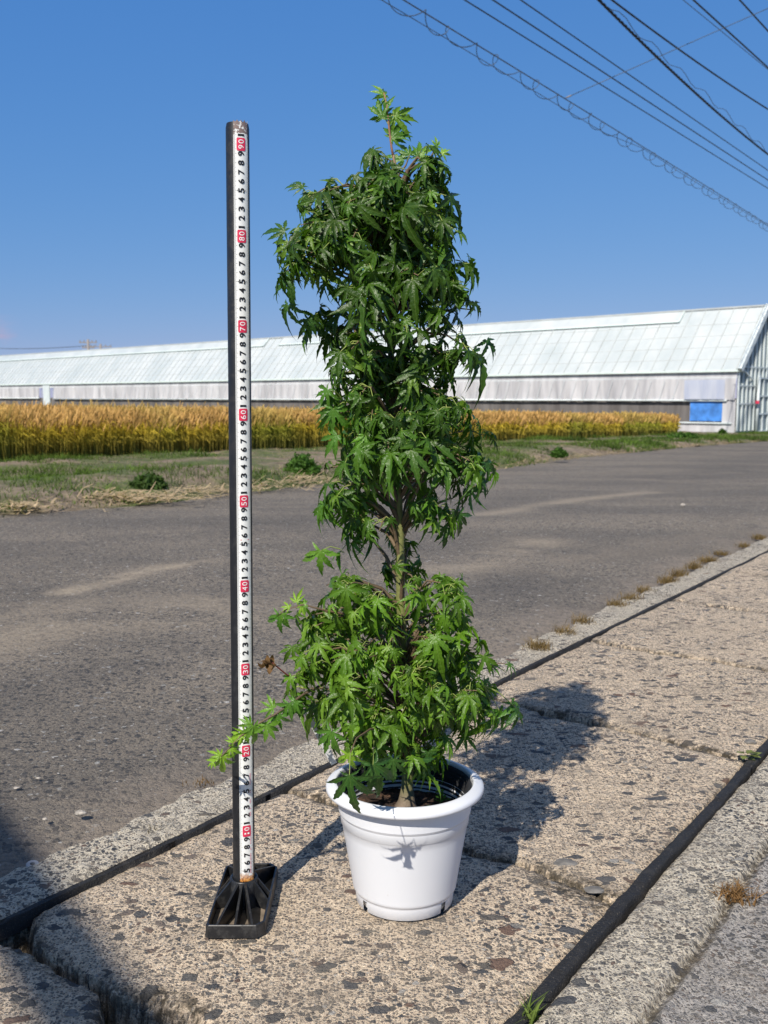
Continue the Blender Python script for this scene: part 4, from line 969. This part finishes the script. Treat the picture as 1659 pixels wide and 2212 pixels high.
for (x0, y0), (x1, y1) in (((900, 380), (942, 318)), ((900, 380), (955, 335)), ((860, 380), (885, 335)), ((865, 390), (905, 338))): twigs.tube([TD(x0, y0), TD((x0+x1)/2+4, (y0+y1)/2), TD(x1, y1)], [.0012, .001, .0006], 5, False)
# young weeds in the pot get built later; now write the crown
V = []; Q = []; T3 = []; C = []; RB = []; o_ = 0
for pos, d, nrm, size, col, k in leaves:
    v, q, t3, rb = TP[k]; x = d.cross(nrm); Rm = np.array((x, d, nrm)); vv_ = (v*size*np.array((random.choice((-1, 1)), 1, 1)))@Rm+np.array(pos-TRO)
    V.append(vv_); Q.append(q+o_); T3.append(t3+o_); C.append(np.repeat(np.array(col)[None], len(v), 0)); RB.append(rb); o_ += len(v)
crown = npmesh('crown', np.concatenate(V), [np.concatenate(Q), np.concatenate(T3)], M['leaf'], parent=mpl, col=np.concatenate(C), smooth=True, fl={'rib': np.concatenate(RB)})
print('leaves', len(leaves))
def tinted(mb, name, cfn, parent, origin):
    V = np.array(mb.v)-np.array(origin); quads = np.array([f for f in mb.f if len(f) == 4]); rest = [f for f in mb.f if len(f) != 4]
    Fl = [quads]+[np.array([f]) for f in rest]
    return npmesh(name, V, Fl, M['bark'], parent=parent, col=cfn(np.array(mb.v)), smooth=True)
# trunk
m = MB(); pts = [TD(x, y) for x, y in trunk_px]; pts[0].z = .10
zs = [p.z for p in pts]
def tr(z): return .0052+.0022*max(0, (.45-z)/.35)+.009*math.exp(-((z-.105)/.022)**2)*(1) if z < .55 else max(.0052-(z-.55)*.011, .0014)
dense = []
for i in range(len(pts)-1):
    for k in range(5): dense.append(pts[i].lerp(pts[i+1], k/5)+Vector((random.gauss(0, .0004), random.gauss(0, .0004), 0)))
dense.append(pts[-1]); m.tube(dense, [tr(p.z)*random.uniform(.93, 1.07) for p in dense], 14, True)
def trc(v):
    z = v[:, 2]; g = np.array((.16, .17, .05)); br_ = np.array((.20, .15, .11)); gr = np.array((.12, .13, .045))
    k = sm(.16, .12, z)[:, None]; n = fbm(v[:, 0]*300+40, z*120, 3, 3)[:, None]
    c = g*(1-k)+br_*k; up_ = sm(.62, .75, z)[:, None]; c = c*(1-up_)+np.array((.22, .15, .09))*up_; return c*(.55+.9*n)
tinted(m, 'trunk', trc, mpl, TRO)
# leading shoot
m = MB(); m.tube([TD(*p) for p in lead], [.0014, .0013, .0012, .0011, .0009, .0006], 8); tinted(m, 'leading_shoot', lambda v: np.repeat(np.array((.26, .13, .08))[None], len(v), 0), mpl, TRO)
# limbs that show between the leaves
for path, rad in (([(866, 1478, 0), (850, 1440, -.02), (828, 1390, -.035), (806, 1338, -.045), (798, 1312, -.05)], .0044), ([(800, 1318, -.05), (785, 1300, -.05), (772, 1296, -.05), (768, 1280, -.05)], .0028), ([(864, 1142, 0), (885, 1095, -.01), (905, 1050, -.01), (915, 1020, -.01)], .0026), ([(862, 1130, 0), (830, 1110, -.01), (800, 1085, -.02), (760, 1060, -.03)], .0024), ([(866, 1150, 0), (905, 1120, 0), (940, 1090, 0), (975, 1075, 0)], .002), ([(846, 820, 0), (815, 790, 0), (780, 740, -.01), (760, 700, -.01)], .003), ([(846, 790, 0), (890, 740, 0), (940, 700, 0)], .003)):
    m = MB(); P_ = [TD(*p) for p in path]; m.tube(P_, [rad*(1-.45*i/(len(P_)-1)) for i in range(len(P_))], 8); tinted(m, 'limb', lambda v: np.repeat(np.array((.17, .12, .06))[None], len(v), 0)*(.6+.8*fbm(v[:, 0]*200+9, v[:, 2]*200, 5, 2))[:, None], mpl, TRO)
tinted(twigs, 'twigs', lambda v: np.repeat(np.array((.13, .09, .05))[None], len(v), 0)*(.6+.9*fbm(v[:, 0]*90+9, v[:, 2]*90, 5, 2))[:, None], mpl, TRO)['kind'] = 'stuff'
tinted(petiole, 'leaf_stalks', lambda v: np.repeat(np.array((.24, .30, .07))[None], len(v), 0), mpl, TRO)['kind'] = 'stuff'
# dried curled leaves on a red stem
m = MB(); m.tube([TD(655, 1466, -.03), TD(620, 1458, -.05), TD(598, 1440, -.06), TD(584, 1428, -.065)], [.0009, .0009, .0008, .0006], 6)
tinted(m, 'dry_stem', lambda v: np.repeat(np.array((.20, .04, .03))[None], len(v), 0), mpl, TRO)
V = []; Q = []; C = []; o_ = 0
for i in range(16):
    c = np.array(TD(random.gauss(578, 7), random.gauss(1432, 8), -.065))-np.array(TRO); a0 = random.uniform(0, 6.28); rr2 = random.uniform(.002, .004); n_ = 7; ax = np.array(norm((random.gauss(0, 1), random.gauss(0, 1), random.gauss(0, 1)))); bx = np.cross(ax, (0.3, .2, .9)); bx /= np.linalg.norm(bx); cx3 = np.cross(ax, bx)
    for k in range(n_):
        an = a0+k*.55; w_ = .0026*math.sin(math.pi*(k+.5)/n_)+.0006; p_ = c+(bx*math.cos(an)+cx3*math.sin(an))*rr2*(1+.1*k)+ax*.001*k; V += [p_-ax*w_, p_+ax*w_]; cc = np.array((.17, .095, .04))*random.uniform(.4, 1.4); C += [cc, cc]
    Q += [(o_+2*k, o_+2*k+1, o_+2*k+3, o_+2*k+2) for k in range(n_-1)]; o_ += 2*n_
npmesh('dry_leaf_cluster', np.array(V), np.array(Q), M['grass'], parent=mpl, col=np.array(C), smooth=True)
# white plant tag behind the leaves
m = MB(); a_ = TD(660, 1532, .03); b_ = TD(722, 1650, .035); m.bar(a_-PC, b_-PC, .008, .0006, (0, -1, .2)); o = m.build('plant_tag', M['tag_plastic']); o.location = PC; tag(o, 'slanted white plastic plant tag stuck in the pot behind the leaves', 'plant tag')
# weeds growing on the soil
def little_weed(name, base, n, sz, col, label, cat='weed', grp=None, flat=.4, stem=.02):
    V = []; C = []; Q = []
    for i in range(n):
        a0 = random.uniform(0, 6.28); L_ = random.uniform(.5, 1)*sz; o = Vector((math.cos(a0), math.sin(a0), 0)); c = Vector(base)+o*random.uniform(.1, 1)*stem*.7+UP*random.uniform(.0, 1)*stem
        d = norm(o*random.uniform(.3, 1)+UP*random.uniform(.0, 1)*flat+Vector((0, 0, .05))); s_ = d.cross(UP).normalized()*L_*.38; k = len(V)
        V += [c, c+d*L_*.5-s_, c+d*L_-UP*L_*.15, c+d*L_*.5+s_]; C += [np.array(col)*random.uniform(.6, 1.4)]*4; Q.append((k, k+1, k+2, k+3))
    return tag(npmesh(name, np.array([tuple(v) for v in V]), np.array(Q), M['grass'], col=np.array(C)), label, cat, grp)
for (dx, dy_), lb in (((.030, -.035), 'small green weed on the soil right of the trunk base'), ((.048, .02), 'small green weed at the back of the soil near the black pot wall'), ((-.028, -.04), 'tiny green weed on the soil left of the trunk')):
    little_weed('soil_weed', (PC.x+dx, PC.y+dy_, .114), 22, .008, (.07, .17, .02), lb, grp='weeds in the pot', stem=.014)

# ================================================================== SMALL THINGS ON THE GROUND
def blob_stone(x, y, wpx, label, mat, flat=.6, sink=.3, name='stone', grp='loose stones'):
    p = GT(x, y); r = wpx/2/F*math.hypot(p.y, H); m = MB(); n1, n2 = 9, 14; vs = []; sd = random.random()*50
    for i in range(n1+1):
        for k in range(n2):
            th = math.pi*i/n1; ph = 2*math.pi*k/n2; f = .72+.55*float(fbm(np.array(math.cos(ph)*math.sin(th)*1.6+sd), np.array(math.sin(ph)*math.sin(th)*1.6+math.cos(th)*1.3+sd), 3, 2))
            vs.append((r*f*math.sin(th)*math.cos(ph)*1.15, r*f*math.sin(th)*math.sin(ph)*.85, r*f*flat*math.cos(th)))
    fs = [(i*n2+k, i*n2+(k+1)%n2, (i+1)*n2+(k+1)%n2, (i+1)*n2+k) for i in range(n1) for k in range(n2)]
    m.add(vs, fs); o = m.build(name, M[mat], None, False); o.location = (p.x, p.y, p.z+r*flat*(1-2*sink)*.9); tag(o, label, 'stone', grp)
blob_stone(174, 1758, 19, 'pale rounded stone on the asphalt at the left, larger of two', 'stone_l')
blob_stone(97, 1770, 10, 'pale stone on the asphalt left of the larger pale stone', 'stone_l')
blob_stone(36, 1702, 13, 'flat whitish stone chip on the asphalt near the left edge', 'stone_l', .3)
blob_stone(83, 1681, 10, 'small whitish stone chip above the flat one at left', 'stone_l', .4)
blob_stone(1475, 1094, 9, 'small white pebble alone on the road at the right', 'stone_l', .9, .1)
blob_stone(1222, 1866, 44, 'dark grey flat stone set at the slab joint right of the pot', 'stone_d', .25, .35)
blob_stone(1283, 1923, 36, 'smooth brownish grey stone below the joint, level with the slab', 'stone_d', .2, .4)
blob_stone(1620, 1605, 22, 'grey lump of stone beside the wide black strip at right edge', 'stone_d', .5)
p = AZ(70, 1864, 0.0); m = MB(); m.lathe([(.0035, .0), (.0035, .0022), (.008, .0022), (.0085, .0015), (.0085, 0)], 24); o = m.build('steel_washer', M['metal'], None, False); o.location = (p.x, p.y, -.003); o.rotation_euler = (.15, .1, 0); tag(o, 'small steel washer lying on the road edge at the far left', 'washer')
def tuft(x, y, n, h, col, label, cat, name, spread=.02, lean=1.1, grp=None, wd=.0016):
    p = GT(x, y); P_ = np.stack((rng.normal(p.x, spread, n), rng.normal(p.y, spread, n), np.full(n, p.z-.006)), -1)
    br = rng.uniform(.5, 1.3, n)[:, None]; v, f, c = blades(P_, rng.uniform(.4, 1, n)*h, np.full(n, wd), rng.uniform(.2, lean, n), np.array(col)*.6*br, np.array(col)*br, 3)
    tag(npmesh(name, v, f, M['grass'], col=c), label, cat, grp)
BR = (.26, .16, .07)
tuft(1590, 1932, 130, .030, (.30, .17, .07), 'dry brown weed clump in the narrow joint near the right edge', 'dry weed', 'dry_weed', .010, 1.6, wd=.0022)
tuft(436, 1686, 60, .012, BR, 'dead brown weed scrap on the road edge left of the measuring pole', 'dry weed', 'dry_weed', .010, 1.4)
tuft(335, 1790, 60, .014, (.14, .11, .06), 'grey brown moss tuft on the kerb at the left', 'dry weed', 'dry_weed', .008, 1.)
tuft(1145, 2200, 26, .035, (.14, .20, .04), 'green weed sprouting beside the wide strip at the bottom edge', 'weed', 'green_weed', .004, 1.6, wd=.004)
p = GT(1612, 1640); little_weed('green_weed', (p.x, p.y, .002), 14, .022, (.16, .19, .06), 'pale green leafy weed lying over the wide strip near the right edge', stem=.012, flat=.3)
for i, (x, y) in enumerate(((1160, 1396), (1215, 1363), (1262, 1340), (1332, 1303), (1362, 1291), (1398, 1272), (1440, 1252), (1465, 1238), (1500, 1222), (1530, 1207), (1562, 1192), (1605, 1175), (1640, 1158))):
    tuft(x+random.uniform(-6, 6), y+4, 150 if i % 3 else 220, .028+.018*random.random(), (.25, .17, .07), ['first', 'second', 'third', 'fourth', 'fifth', 'sixth', 'seventh', 'eighth', 'ninth', 'tenth', 'eleventh', 'twelfth', 'thirteenth'][i]+' dry grass tuft from the left along the kerb right of the tree', 'dry grass', 'kerb_grass_tuft', .015, 1.2, 'dry grass tufts along the kerb', .002)
for x, y in ((1288, 1937-80), (1410, 1905), (1520, 1750), (1200, 2120)): pass
print('done')
